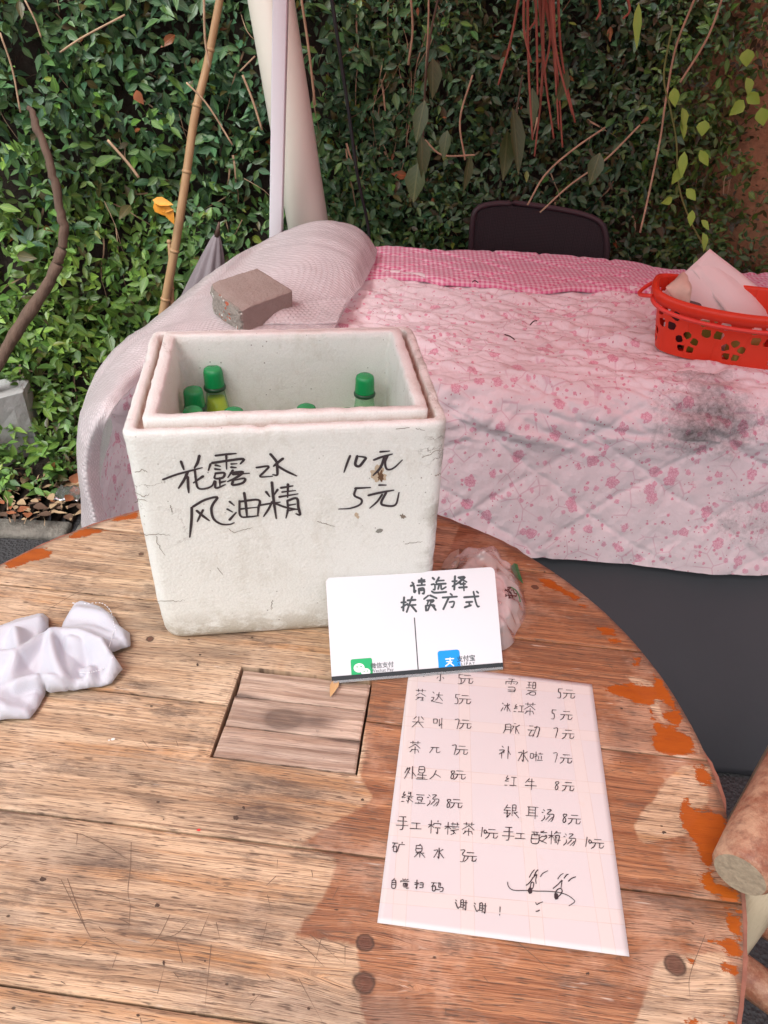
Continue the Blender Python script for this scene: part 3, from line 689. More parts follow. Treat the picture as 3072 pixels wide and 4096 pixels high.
sm_ = b.rng(b.mth('ADD', b.mth('MULTIPLY', stn, 1.05), b.mth('ADD', b.mth('MULTIPLY', b.mth('SUBTRACT', sp, .5), 1.1), b.mth('MULTIPLY', b.mth('SUBTRACT', sp2, .5), 1.2))), .22, 1.05)
sm_ = b.mth('MULTIPLY', sm_, b.rng(stn, .03, .2))
c = b.mix(b.mth('MULTIPLY', sm_, .95), c, (.045, .035, .03))
c = b.mix(b.mth('MULTIPLY', b.rng(b.noise(o, 5, 6, .7), .45, .75), .25), c, (.45, .33, .32))
fineb = b.mth('ADD', b.noise(uvq, 60, 5, .6), b.mth('MULTIPLY', b.noise(b.map(uvq, (900, 900, 1)), 1, 1), .12))
b.fin(c, .85, b.bump(fineb, .55, .006), Sheen_Weight=.15); M_flo = b.m
t = empty('quilt', (.6, 1.7, 0)); org = np.array([.6, 1.7, 0]); tag(t, 'pink floral quilt with a mould stain draped over the long table', 'quilt')
UVq = np.stack([a.ravel(), bb.ravel()], -1)
fl = mesh('floral_cover', flat-org, grid_faces(NA, NBb), M_flo, t, True, {'stain': stain.ravel()}, UVq)
# gingham reverse folded over along the back
b = NB('gingham_cloth'); uvq = b.co('UV')
def chk(ax_): return b.mth('LESS_THAN', b.mth('FRACT', b.mth('MULTIPLY', b.n('SeparateXYZ', out=ax_, Vector=uvq), 1/.0125)), .5)
su_ = b.mth('ADD', chk(0), chk(1))
c = b.mix(b.mth('MULTIPLY', su_, .5), (.85, .60, .68), (.70, .15, .30))
b.fin(c, .85, b.bump(b.noise(uvq, 60, 5, .6), .5, .006), Sheen_Weight=.15); M_gin = b.m
NA2, NB2 = 420, 90; V = np.zeros((NA2, NB2, 3)); UV2 = np.zeros((NA2, NB2, 2))
for i in range(NA2):
    x = -.13+1.86*i/(NA2-1)
    yf = np.interp(x, [-.5, -.05, .3, .7, .9, 1.7], [1.86, 1.85, 1.81, 1.82, 1.83, 1.83])+.008*math.sin(x*14)+.006*math.sin(x*31)
    zb = np.interp(x, [-.5, .0, .45, .62, .75, .95, 1.7], [.738, .740, .738, .730, .712, .708, .72])
    s = np.linspace(0, 1, NB2); Lr = .46
    d_ = s*Lr; yb = 2.12
    run = yb-yf
    y = np.where(d_ < run, yf+d_, yb+.03*np.sin(np.minimum((d_-run)/.03, 1.57)))
    z = np.where(d_ < run, .752+(zb-.752)*sstep(0, 1, d_/run)+.012*(1-np.exp(-d_/.012)), zb+.012-np.maximum(d_-run, 0))
    h = .012*fbm(np.full(NB2, x*9), d_*18, 71, 4)+.012*np.abs(fbm(x*5+d_*16, d_*9-x*3, 75, 3))
    dd1 = np.abs(((d_+.6*x)/.135) % 1-.5)*.135; dd2 = np.abs(((d_-.6*x)/.135) % 1-.5)*.135; dmn = np.minimum(dd1, dd2)
    h = h-.006*np.exp(-(dmn/.006)**2)
    V[i, :, 0] = x; V[i, :, 1] = y; V[i, :, 2] = z+h; UV2[i, :, 0] = x; UV2[i, :, 1] = d_
o_ = mesh('gingham_fold', V.reshape(-1, 3)-org, grid_faces(NA2, NB2), M_gin, t, True, None, UV2.reshape(-1, 2)); solid(o_, .004)
# twigs fallen on the quilt
M_twig = simple('dark_twig', (.05, .02, .02), .8)
for k, (pts, lab) in enumerate([([(2018, 1338), (2040, 1345), (2058, 1358)], 'curved dark twig on the quilt above the foot of the box'), ([(2120, 1300), (2135, 1285), (2148, 1283)], 'small forked dark twig on the quilt behind the curved one'), ([(1890, 1128), (1900, 1122), (1912, 1130)], 'tiny dark twig on the gingham fold left of the chair')]):
    mb = MB(); q_ = np.array([onz(u, v, .765 if k < 2 else .785) for u, v in pts]); mb.tube(q_, .0014, 5, 8); tag(mb.build('twig', M_twig), lab, 'twig')

# ------------------------------------------------------------------ bubble wrap
net = [  # rows from the far rim to the near rim, each left (hanging) to right
    [(420, 2000, 1.75), (520, 1500, 1.85), (690, 1230, 1.95), (860, 1085, 2.00), (1080, 950, 2.02), (1290, 884, 2.03), (1440, 915, 2.02), (1512, 1000, 2.0)],
    [(370, 2050, 1.45), (425, 1640, 1.55), (560, 1340, 1.68), (760, 1190, 1.76), (1000, 1050, 1.84), (1260, 960, 1.88), (1420, 985, 1.88), (1490, 1065, 1.88)],
    [(335, 2080, 1.28), (370, 1600, 1.38), (500, 1370, 1.50), (700, 1240, 1.60), (960, 1160, 1.70), (1220, 1080, 1.74), (1390, 1085, 1.75), (1450, 1140, 1.75)],
    [(330, 2110, 1.20), (322, 1680, 1.27), (430, 1440, 1.37), (640, 1300, 1.50), (880, 1250, 1.58), (1140, 1215, 1.62), (1330, 1190, 1.64), (1405, 1195, 1.66)],
    [(352, 2130, 1.15), (310, 1850, 1.17), (352, 1600, 1.24), (560, 1370, 1.38), (820, 1300, 1.45), (1100, 1290, 1.48), (1290, 1290, 1.50), (1350, 1292, 1.51)],
    [(395, 2135, 1.11), (345, 1880, 1.12), (392, 1640, 1.17), (580, 1450, 1.27), (830, 1380, 1.34), (1100, 1360, 1.38), (1280, 1360, 1.40), (1320, 1362, 1.41)],
    [(430, 2130, 1.16), (395, 1870, 1.17), (440, 1660, 1.22), (600, 1500, 1.30), (840, 1420, 1.37), (1100, 1400, 1.40), (1270, 1400, 1.42), (1310, 1400, 1.43)],
]
G = np.array([[ony(u, v, y) for u, v, y in r] for r in net])
for i_, r in enumerate(net):
    for j_, (u, v, y) in enumerate(r):
        zmin = .775+.012*(j_ in (4, 5)) if i_ < 5 else .762
        if G[i_, j_, 2] < zmin and G[i_, j_, 0] > XL+.02: G[i_, j_] = onz(u, v, zmin)
NU, NVv = 170, 110
G1 = np.array([crom(r, NU) for r in G]); G2 = np.array([crom(G1[:, i], NVv) for i in range(NU)])   # NU x NV x 3
du = np.gradient(G2, axis=0); dv = np.gradient(G2, axis=1); Nn = np.cross(du, dv); Nn /= np.linalg.norm(Nn, axis=2)[..., None]+1e-9
Lu = np.cumsum(np.linalg.norm(du, axis=2), 0); Lv = np.cumsum(np.linalg.norm(dv, axis=2), 1)
Hb = .010*fbm(Lu*8, Lv*8, 81, 4)+.004*fbm(Lu*30, Lv*14, 83, 3)
G2 = G2+Nn*Hb[..., None]
b = NB('bubble_film'); uvq = b.co('UV')
# hexagonal rows of bubbles
vx = b.n('SeparateXYZ', Vector=uvq); vy = b.n('SeparateXYZ', out=1, Vector=uvq)
iy = b.mth('FLOOR', b.mth('MULTIPLY', vy, 1/.0095)); fy_ = b.mth('SUBTRACT', b.mth('FRACT', b.mth('MULTIPLY', vy, 1/.0095)), .5)
fx_ = b.mth('SUBTRACT', b.mth('FRACT', b.mth('ADD', b.mth('MULTIPLY', vx, 1/.011), b.mth('MULTIPLY', iy, .5))), .5)
r2 = b.mth('SQRT', b.mth('ADD', b.mth('MULTIPLY', fx_, fx_), b.mth('MULTIPLY', fy_, fy_)))
bub = b.mth('MULTIPLY', b.rng(r2, .46, .22, 0, 1, True), b.rng(b.noise(uvq, 40, 3, .6), .35, .6, .35, 1))
nz = b.noise(uvq, 90, 3, .6)
nrm = b.bump(b.mth('ADD', bub, b.mth('MULTIPLY', nz, .9)), .65, .003)
tp = b.t.nodes.new('ShaderNodeBsdfTransparent'); tp.inputs[0].default_value = (.97, .95, .96, 1)
tl = b.t.nodes.new('ShaderNodeBsdfTranslucent'); tl.inputs[0].default_value = (.92, .90, .91, 1); b.t.links.new(nrm, tl.inputs['Normal'])
b.fin(b.mix(bub, (.90, .83, .84), (.94, .89, .90)), .22, nrm, Specular_IOR_Level=.8)
m1 = b.t.nodes.new('ShaderNodeMixShader'); m1.inputs[0].default_value = .35; b.t.links.new(b.p.outputs[0], m1.inputs[1]); b.t.links.new(tl.outputs[0], m1.inputs[2])
m2 = b.t.nodes.new('ShaderNodeMixShader'); b.t.links.new(b.mth('MULTIPLY', b.rng(bub, 0, 1, .22, .10), 1.0), m2.inputs[0]); b.t.links.new(m1.outputs[0], m2.inputs[1]); b.t.links.new(tp.outputs[0], m2.inputs[2]); b.t.links.new(m2.outputs[0], b.out.inputs[0])
M_bub = b.m
o_ = mesh('bubble_wrap', G2.reshape(-1, 3), grid_faces(NU, NVv), M_bub, None, True, None, np.stack([Lu, Lv], -1).reshape(-1, 2))
solid(o_, .004, 0); tag(o_, 'wide sheet of pinkish bubble wrap draped over the left end of the quilt', 'bubble wrap')
# loose folded corner lying in front of the brick
cn_ = np.array([[ony(*q_) for q_ in r] for r in [[(960, 1262, 1.50), (1080, 1240, 1.52), (1230, 1225, 1.56), (1398, 1212, 1.60)], [(950, 1285, 1.46), (1090, 1250, 1.49), (1230, 1255, 1.53), (1375, 1255, 1.56)], [(940, 1330, 1.44), (1090, 1320, 1.45), (1230, 1320, 1.47), (1350, 1310, 1.49)]]])
C1 = np.array([crom(r, 50) for r in cn_]); C2 = np.array([crom(C1[:, i], 20) for i in range(50)]); C2[..., 2] += .012+.006*fbm(C2[..., 0]*30, C2[..., 1]*30, 4)
Lu = np.cumsum(np.linalg.norm(np.gradient(C2, axis=0), axis=2), 0); Lv = np.cumsum(np.linalg.norm(np.gradient(C2, axis=1), axis=2), 1)
o2 = mesh('folded_corner', C2.reshape(-1, 3), grid_faces(50, 20), M_bub, o_, True, None, np.stack([Lu, Lv], -1).reshape(-1, 2)); solid(o2, .003, 0)

# ------------------------------------------------------------------ brick
b = NB('brick_face'); o = b.co(); 
red = b.mix(b.noise(o, 25, 5, .7), (.25, .19, .165), (.40, .32, .285))
gry = b.mix(b.noise(o, 260, 3, .8), (.13, .115, .10), (.42, .38, .33))
gv2 = b.n('TexVoronoi', out=1, Vector=o, Scale=190.0); spk = b.n('SeparateXYZ', Vector=gv2)
gry = b.mix(b.mth('GREATER_THAN', spk, .94), gry, (.6, .58, .54)); gry = b.mix(b.mth('LESS_THAN', spk, .03), gry, (.4, .10, .05))
ms = b.rng(b.attr('broken'), .35, .65); bp = b.bump(b.mth('ADD', b.noise(o, 150, 5, .7), b.mth('MULTIPLY', b.n('TexVoronoi', Vector=o, Scale=170.0), b.mth('MULTIPLY', ms, 1.2))), .8, .004)
b.fin(b.mix(ms, red, gry), .9, bp); M_brick = b.m
zt = .842; q4 = np.array([onz(*p, zt) for p in [(823, 1135), (911, 1105), (1173, 1160), (962, 1236)]])
q4 = np.array([q4[3], q4[2], q4[2]+(q4[1]-q4[3])*.0+np.array([-.075, .095, 0]), q4[0]])   # front-left, front-right, back-right, left
FL = q4[0]; FRt = q4[1]; BLc = onz(823, 1135, zt); 
ex_ = (FRt-FL); ey_ = (BLc-FL); 
NX, NY, NZ = 44, 26, 14; hb = .058
bm = bmesh.new(); bmesh.ops.create_cube(bm, size=1); bmesh.ops.subdivide_edges(bm, edges=bm.edges, cuts=22, use_grid_fill=True)
VV = np.array([v.co[:] for v in bm.verts])+.5; br = []
for i, (x, y, z) in enumerate(VV):
    xx_ = x
    brk = 1-sstep(0, .10, x)
    # broken left end: irregular, sloping
    p = FL+ex_*x+ey_*y*1.0
    n_ = float(fbm(np.array([y*5+3]), np.array([z*4.]), 7)[0]); 
    if x < .3: p = p+ex_*((.3-x)/.3)*(.10*n_-.02-.08*(1-z)*0+.07*(y > .75)*(y-.75)*4*1.2)
    p = np.array([p[0], p[1], zt-hb*(1-z)])
    p[2] -= .004*max(0, 1-x*6)*z
    br.append(p)
br = np.array(br); cb = br.mean(0); loc_ = br-cb
# rounding of edges and pits
e3 = np.abs(VV-.5)*2; ed = np.sort(e3, 1)[:, 1]; loc_ = loc_*(1-.035*sstep(.9, 1.0, ed))[:, None]
loc_ += .0022*np.stack([fbm(VV[:, 0]*22+VV[:, 2]*9, VV[:, 1]*22, s) for s in (1, 2, 3)], -1)
for v, p in zip(bm.verts, loc_): v.co = p
me = bpy.data.meshes.new('brick'); bm.to_mesh(me); bm.free(); at_ = me.attributes.new('broken', 'FLOAT', 'POINT'); at_.data.foreach_set('value', (1-sstep(.0, .03, VV[:, 0])).astype(float))
o_ = link_mesh('brick', me, M_brick, None, False); o_.location = cb; tag(o_, 'reddish brown brick with a broken grey end weighing down the bubble wrap', 'brick')

# ------------------------------------------------------------------ red basket
b = NB('red_plastic'); b.fin(b.mix(b.noise(b.co(), 8), (.92, .062, .026), (.95, .090, .042)), .32)
tl = b.t.nodes.new('ShaderNodeBsdfTranslucent'); tl.inputs[0].default_value = (.95, .06, .04, 1); m1 = b.t.nodes.new('ShaderNodeMixShader'); m1.inputs[0].default_value = .30
b.t.links.new(b.p.outputs[0], m1.inputs[1]); b.t.links.new(tl.outputs[0], m1.inputs[2]); b.t.links.new(m1.outputs[0], b.out.inputs[0]); M_red = b.m
BK = np.array([.700, 1.508, .748]); t = empty('basket', BK, R_(-20)); tag(t, 'red plastic basket with flower shaped cut outs standing on the quilt', 'basket')
A_, B_, H_ = .150, .082, .128
def se(th, t_):
    """superellipse outline, flared and dipping in the middle"""
    fl_ = .86+.16*t_; c, s = np.cos(th), np.sin(th); k = (np.abs(c)**3.2+np.abs(s)**3.2)**(-1/3.2)
    return A_*fl_*k*c, B_*fl_*k*s
NT, NH = 620, 96
th = np.arange(NT)*2*math.pi/NT; tt = np.linspace(0, 1, NH); TH, TT = np.meshgrid(th, tt, indexing='ij')
x, y = se(TH, TT); z = TT*(H_-.014*np.abs(np.sin(TH))**2)
# arc length for the cut-outs
ar = np.cumsum(np.hypot(np.gradient(x[:, 50]), np.gradient(y[:, 50]))); per = ar[-1]
ARC = np.repeat(ar[:, None], NH, 1); hole = np.zeros_like(TH, bool)
nfl = 8
for k in range(nfl*2):
    row = k % 2; ca_ = (k+.5)*per/(nfl*2)*1.0; cz = (.079 if row else .034)
    R0 = .0300 if row else .0250
    dxa = (ARC-ca_+per/2) % per-per/2; dz = z-cz
    rr_ = np.hypot(dxa, dz); an = np.arctan2(dz, dxa)
    pa = np.abs(((an-math.pi/2+math.pi/5) % (2*math.pi/5))-math.pi/5)
    u_ = rr_*np.cos(pa); w_ = rr_*np.sin(pa); half = np.where(u_ > .25*R0, (.36*R0)*np.sin(np.clip((u_-.28*R0)/(.74*R0), 0, 1)**1.25*math.pi)**.75, 0)
    hole |= (w_ < half) & (u_ < 1.02*R0) & (u_ > .25*R0)
ribs = .0012*(np.abs(((ARC/per*13) % 1)-.5) < .02)
nx_, ny_ = x/A_**2, y/B_**2; nl = np.hypot(nx_, ny_); x = x+nx_/nl*ribs; y = y+ny_/nl*ribs
V = np.stack([x, y, z], -1).reshape(-1, 3); Fc = grid_faces(NT, NH, True)
hm = hole.ravel()[Fc].sum(1) < 3; side = mesh('side_wall', V, Fc[hm], M_red, t); solid(side, .0018)
# base
bx, by = se(th, 0*th); Vb = [(0, 0, .002)]+[(bx[i], by[i], .002) for i in range(0, NT, 10)]; nb = len(Vb)-1
o_ = mesh('base', Vb, [(0, 1+i, 1+(i+1) % nb) for i in range(nb)], M_red, t); solid(o_, .002)
# rim: rolled lip
prof = [(0, 0), (.004, .004), (.010, .003), (.012, -.004), (.011, -.018), (.0095, -.018), (.0095, -.005), (.002, -.006)]
V = []
th2 = np.arange(160)*2*math.pi/160; rx_, ry_ = se(th2, 1+0*th2); zr = H_-.014*np.abs(np.sin(th2))**2
for i in range(160):
    nn_ = np.array([rx_[i]/A_**2, ry_[i]/B_**2]); nn_ /= np.linalg.norm(nn_)
    for a_, c_ in prof: V.append((rx_[i]+nn_[0]*a_, ry_[i]+nn_[1]*a_, zr[i]+c_))
F_ = [(i*8+j, ((i+1) % 160)*8+j, ((i+1) % 160)*8+(j+1) % 8, i*8+(j+1) % 8) for i in range(160) for j in range(8)]
mesh('rim', V, F_, M_red, t)
# two handles folded down against the front and the back
M_red2 = simple('red_plastic_handle', (.80, .06, .045), .4)
for sg, off_ in ((-1, 0), (1, 0)):
    a0, a1 = (R_(-150), R_(-30)) if sg < 0 else (R_(30), R_(150))
    th3 = np.linspace(a0, a1, 40); s3 = np.linspace(-1, 1, 40)
    hx_, hy_ = se(th3, 1+0*th3); P = []
    for i in range(40):
        nn_ = np.array([hx_[i]/A_**2, hy_[i]/B_**2]); nn_ /= np.linalg.norm(nn_); o__ = .016+.014*(1-s3[i]**4)
        P.append((hx_[i]+nn_[0]*o__, hy_[i]+nn_[1]*o__, H_-.018-.016*(1-s3[i]**2)))
    m_ = MB(); m_.tube(P, .0042, 8); m_.build('handle', M_red2, t)
    if sg < 0:
        th3 = np.linspace(R_(158), R_(212), 24); hx_, hy_ = se(th3, 1+0*th3); s3 = np.linspace(-1, 1, 24); P = [(hx_[i]-(.014+.018*(1-s3[i]**2)), hy_[i], H_-.016-.012*(1-s3[i]**2)) for i in range(24)]
        m_ = MB(); m_.tube(P, .0042, 8); m_.build('handle', M_red2, t)
# folded papers standing in the basket
b = NB('pinkish_paper'); o = b.co(); b.fin(b.mix(b.noise(o, 6), (.80, .70, .68), (.84, .77, .75)), .75, b.bump(b.noise(o, 18, 4), .4, .004)); M_pp = b.m
def sheet(name, px, yd, m, label, cat, bulge=.006, th_=.0006):
    """a stiff sheet whose corners are given by (u,v,y)"""
    c4 = [ony(*q_) for q_ in px]; V = []
    for i in range(16):
        for j in range(16):
            s_, r_ = i/15, j/15; p = (c4[0]*(1-s_)+c4[1]*s_)*(1-r_)+(c4[3]*(1-s_)+c4[2]*s_)*r_
            p = p+np.array([.3, -1, .5])*bulge*(math.sin(s_*3.1)*math.sin(r_*3.1)+.5*float(fbm(np.array([s_*4.]), np.array([r_*4.]), len(label))[0])); V.append(p)
    o_ = mesh(name, np.array(V), grid_faces(16, 16), m); solid(o_, th_); return tag(o_, label, cat)
sheet('paper_bag', [(2640, 1180, 1.58), (2840, 995, 1.62), (3100, 1200, 1.58), (2900, 1400, 1.50)], 0, M_pp, 'large pale pink paper bag corner sticking up out of the red basket', 'paper bag', .012)
sheet('folded_paper', [(2765, 1075, 1.60), (2832, 1020, 1.62), (3120, 1260, 1.56), (3020, 1400, 1.48)], 0, M_pp, 'folded white sheet lying in front of the pink paper bag', 'paper', .014)
M_br = simple('brown_pouch', (.66, .50, .40), .6, 30, .3)
sheet('paper_pouch', [(2665, 1150, 1.53), (2735, 1085, 1.56), (2770, 1150, 1.53), (2740, 1280, 1.50)], 0, M_br, 'tan paper pouch at the left end of the red basket', 'pouch', .02)
M_snack = [simple('snack_green', (.20, .26, .04), .4, 20, .5), simple('snack_dark', (.07, .03, .035), .4), simple('snack_olive', (.30, .27, .06), .4)]
for k, (dx_, dy_, hh, mm, lab) in enumerate([(-.04, -.02, .06, 0, 'green packet at the left inside the red basket'), (.045, -.03, .05, 2, 'olive packet at the right inside the red basket'), (-.085, .0, .085, 1, 'dark purple packet at the left end inside the red basket')]):
    m_ = MB(); m_.box((0, 0, hh/2), (.07, .04, hh), k*.4); q_ = m_.build('packet', mm := M_snack[[0, 2, 1][k]]); bevel(q_, .008, 3)
    cz_, sz_ = math.cos(R_(-20)), math.sin(R_(-20)); q_.location = (BK[0]+dx_*cz_-dy_*sz_, BK[1]+dx_*sz_+dy_*cz_, BK[2]+.004); tag(q_, lab, 'packet')
# ================================================================== ROUND WOODEN TABLE
TC = np.array([-.1216, .4562]); TR = .466
DU = np.array([.9959, -.0906]); DV = np.array([.0906, .9959])
def tuv(P): q_ = np.asarray(P)[..., :2]-TC; return q_ @ DU, q_ @ DV
table = empty('round_table', (TC[0], TC[1], 0)); tag(table, 'round weathered wooden plank table with orange paint flakes round its rim', 'table')
torg = np.array([TC[0], TC[1], 0])
b = NB('weathered_pine'); o = b.co()
gr = b.attr('grain', 'Vector'); var = b.attr('varnish'); drk = b.attr('stain'); pnt = b.attr('paint'); kn = b.attr('knot')
gu = b.n('SeparateXYZ', Vector=gr); gv_ = b.n('SeparateXYZ', out=1, Vector=gr)
warp = b.noise(b.map(gr, (3, 9, 1)), 1, 3)
gw = b.n('CombineXYZ', i0=gu, i1=b.mth('ADD', gv_, b.mth('MULTIPLY', warp, .014)), i2=0.)
ringn = b.noise(b.map(gw, (1.4, 95, 1)), 1, 3, .6)
fine = b.noise(b.map(gw, (9, 420, 1)), 1, 4, .6)
fine2 = b.noise(b.map(gw, (28, 900, 1)), 1, 3, .65)
fleck = b.noise(b.map(gw, (55, 700, 1)), 1, 2, .5)
blot = b.noise(b.map(gr, (5, 14, 1)), 1, 5, .65)
blot2 = b.noise(b.map(gr, (9, 9, 1)), 1, 5, .65)
pale = b.mix(b.rng(ringn, .38, .66), (.79, .585, .41), (.55, .355, .22))
pale = b.mix(b.mth('MULTIPLY', b.rng(b.noise(b.map(gw, (2.2, 34, 1), (5, 1, 0)), 1, 4, .6), .52, .66), .75), pale, (.60, .27, .085))
pale = b.mix(b.mth('MULTIPLY', b.rng(fine, .47, .62), .75), pale, (.26, .16, .10))
pale = b.mix(b.mth('MULTIPLY', b.rng(b.noise(b.map(gw, (6, 60, 1), (9, 3, 0)), 1, 5, .7), .54, .66), .60), pale, (.17, .12, .09))
pale = b.mix(b.mth('MULTIPLY', b.rng(blot, .50, .64), .55), pale, (.40, .32, .25))
pale = b.mix(b.mth('MULTIPLY', b.rng(blot2, .52, .66), .55), pale, (.80, .62, .47))
vnd = b.mix(b.rng(ringn, .36, .64), (.50, .22, .10), (.29, .10, .042))
vnd = b.mix(b.mth('MULTIPLY', b.rng(fine, .42, .66), .7), vnd, (.15, .05, .028))
vnd = b.mix(b.mth('MULTIPLY', b.rng(blot2, .50, .60), .65), vnd, (.60, .37, .26))
vnd = b.mix(b.mth('MULTIPLY', b.rng(blot, .50, .70), .65), vnd, (.16, .075, .05))
vf = b.mth('ADD', var, b.mth('MULTIPLY', b.mth('SUBTRACT', b.noise(o, 28, 6, .75), .5), 1.3))
c = b.mix(b.mth('MULTIPLY', b.rng(vf, .36, .60), .88), pale, vnd)
c = b.mix(1., c, b.mix(b.noise(b.map(gr, (3.5, 11, 1), (2, 2, 0)), 1, 5, .6), (.50, .46, .42), (1.22, 1.20, 1.14)), 'MULTIPLY')
c = b.mix(b.mth('MULTIPLY', b.rng(b.noise(b.map(gr, (9, 34, 1), (8, 5, 0)), 1, 6, .8), .53, .66), .72), c, (.12, .085, .065))
c = b.mix(b.mth('MULTIPLY', b.rng(fleck, .57, .66), .85), c, (.10, .06, .04))
c = b.mix(b.mth('MULTIPLY', b.rng(fine2, .60, .72), .6), c, (.13, .08, .055))
c = b.mix(b.mth('MULTIPLY', b.rng(b.noise(b.map(gw, (30, 300, 1), (4, 7, 0)), 1, 2), .68, .76), .5), c, (.74, .66, .56))
dk = b.mth('MULTIPLY', drk, b.rng(b.noise(b.map(gr, (16, 90, 1)), 1, 6, .75), .30, .60))
c = b.mix(b.mth('MULTIPLY', dk, .85), c, (.085, .055, .045))
pit = b.n('TexVoronoi', Vector=b.map(gr, (42, 60, 1)), Scale=1.0); pc = b.n('SeparateXYZ', Vector=b.n('TexVoronoi', out=1, Vector=b.map(gr, (42, 60, 1)), Scale=1.0))
pm = b.mth('MULTIPLY', b.rng(pit, .085, .045), b.mth('GREATER_THAN', pc, .72))
c = b.mix(b.mth('MULTIPLY', pm, .85), c, (.05, .03, .022))
kn = b.mth('ADD', kn, b.mth('MULTIPLY', b.mth('SUBTRACT', b.noise(o, 90, 3, .6), .5), .0035)); kr = b.mth('SINE', b.mth('MULTIPLY', kn, 1100.0)); kc = b.mix(b.rng(kr, -1, 1), (.11, .042, .026), (.14, .060, .038))
kc = b.mix(b.rng(kn, .0060, .0085), kc, (.06, .03, .02))
c = b.mix(b.mth('MULTIPLY', b.rng(kn, .0105, .0085), .9), c, kc)
ps = b.mth('ADD', pnt, b.mth('MULTIPLY', b.mth('SUBTRACT', b.noise(b.map(gr, (45, 130, 1)), 1, 6, .8), .5), .030))
pmk = b.rng(ps, -.0002, .0003)
crk = b.rng(b.noise(b.map(gr, (60, 260, 1)), 1, 4, .7), .56, .66)
pc2 = b.mix(b.noise(b.map(gr, (30, 70, 1)), 1, 4), (.27, .055, .006), (.44, .105, .010))
pc2 = b.mix(b.mth('MULTIPLY', crk, .65), pc2, (.26, .06, .015))
c = b.mix(pmk, c, pc2)
gry_ = b.attr('greyed'); gcol = b.mix(b.rng(b.noise(b.map(gw, (4, 150, 1), (1, 9, 0)), 1, 5, .65), .38, .62), (.74, .57, .46), (.36, .235, .175)); gcol = b.mix(b.mth('MULTIPLY', b.rng(fine2, .5, .66), .6), gcol, (.10, .07, .06)); gcol = b.mix(b.mth('MULTIPLY', b.rng(drk, .30, .85), .82), gcol, (.085, .055, .048)); c = b.mix(gry_, c, gcol)
hgt = b.mth('ADD', b.mth('MULTIPLY', fine, -1.0), b.mth('ADD', b.mth('MULTIPLY', fine2, -.7), b.mth('ADD', b.mth('MULTIPLY', pm, -1.5), b.mth('MULTIPLY', fleck, -1.))))
hgt = b.mth('ADD', b.mth('MULTIPLY', hgt, b.rng(pmk, 0, 1, 1, .25)), b.mth('MULTIPLY', pmk, .5))
rough = b.mth('ADD', b.rng(vf, .4, .56, .72, .48), b.mth('MULTIPLY', pmk, -.12))
b.fin(c, rough, b.bump(hgt, .55, .0016), Specular_IOR_Level=.38); M_wood = b.m

def poly_px(pts, ox, oy, s): return [(ox+x*s, oy+y*s) for x, y in pts]
Z7 = (2100, 2200, .857)
PAINT = [poly_px(p, *Z7) for p in [
 [(60,135),(110,135),(190,185),(270,235),(230,235),(150,190),(80,165)], [(325,355),(400,360),(440,390),(370,398)], [(380,410),(420,405),(465,435),(400,440)],
 [(498,505),(535,508),(540,530),(515,545)], [(365,640),(500,620),(605,640),(592,570),(640,610),(680,680),(710,740),(745,790),(715,820),(650,800),(640,760),(690,745),(650,700),(615,700),(590,730),(520,715),(460,690),(380,655)],
 [(590,750),(610,800),(640,820),(700,830),(785,880),(790,955),(700,960),(620,950),(590,890),(605,850)], [(770,1005),(850,1010),(870,1060),(860,1095),(810,1095),(800,1040)],
 [(755,1150),(775,1205),(850,1215),(930,1240),(962,1300),(900,1390),(870,1500),(820,1440),(800,1370),(770,1350),(725,1250),(735,1180)], [(810,1520),(880,1490),(900,1560),(1000,1600),(1000,1640),(930,1645),(870,1610)],
 [(940,1690),(1010,1685),(1018,1810),(960,1800),(945,1750)], [(860,1835),(930,1810),(1010,1840),(1015,1900),(940,1880)], [(915,1912),(1005,1965),(990,1985),(930,1965)], [(750,1900),(798,1908),(792,1930),(758,1925)],
 [(755,2190),(810,2190),(820,2215),(760,2215)], [(930,2195),(990,2190),(1000,2215),(935,2215)], [(255,255),(290,255),(285,268),(258,268)]]]
PAINT += [poly_px(p, 0, 1100, .6028) for p in [[(20,1890),(130,1845),(220,1815),(370,1825),(335,1870),(180,1905),(100,1945),(40,1935)], [(450,1735),(500,1700),(600,1672),(720,1690),(640,1708),(580,1733),(480,1745)], [(700,1625),(800,1598),(905,1578),(910,1612),(780,1630)]]]
PAINT = [np.array([onz(u, v)[:2] for u, v in p]) for p in PAINT]
VARN = np.array([onz(u, v)[:2] for u, v in [(1880, 1990), (1760, 2300), (1480, 2700), (1440, 3100), (1495, 3195), (1203, 3372), (1338, 3435), (1300, 3590), (1170, 3745), (1432, 3775), (1430, 3945), (1500, 4300), (3500, 4500), (3500, 1900)]])
LIGHT = [np.array([onz(u, v)[:2] for u, v in p]) for p in [[(2640, 3160), (2720, 3060), (2850, 3060), (2830, 3200), (2740, 3340), (2560, 3380), (2530, 3300)], [(2630, 3840), (2900, 3800), (2960, 4000), (2900, 4200), (2500, 4200)], [(2500, 2700), (2610, 2720), (2660, 2900), (2560, 2780)]]]
def sdf(P, Q):
    """signed distance (+ inside) of points P to polygon Q"""
    d = np.full(len(P), 9.); ins = np.zeros(len(P), bool); n = len(Q)
    for i in range(n):
        a, c = Q[i], Q[(i+1) % n]; e = c-a; w = P-a; t = np.clip((w @ e)/(e @ e), 0, 1); d = np.minimum(d, np.hypot(*(w-t[:, None]*e).T))
        cr = (a[1] > P[:, 1]) != (c[1] > P[:, 1]); xi = a[0]+(P[:, 1]-a[1])*(c[0]-a[0])/((c[1]-a[1]) if abs(c[1]-a[1]) > 1e-12 else 1e-12); ins ^= cr & (P[:, 0] < xi)
    return np.where(ins, d, -d)
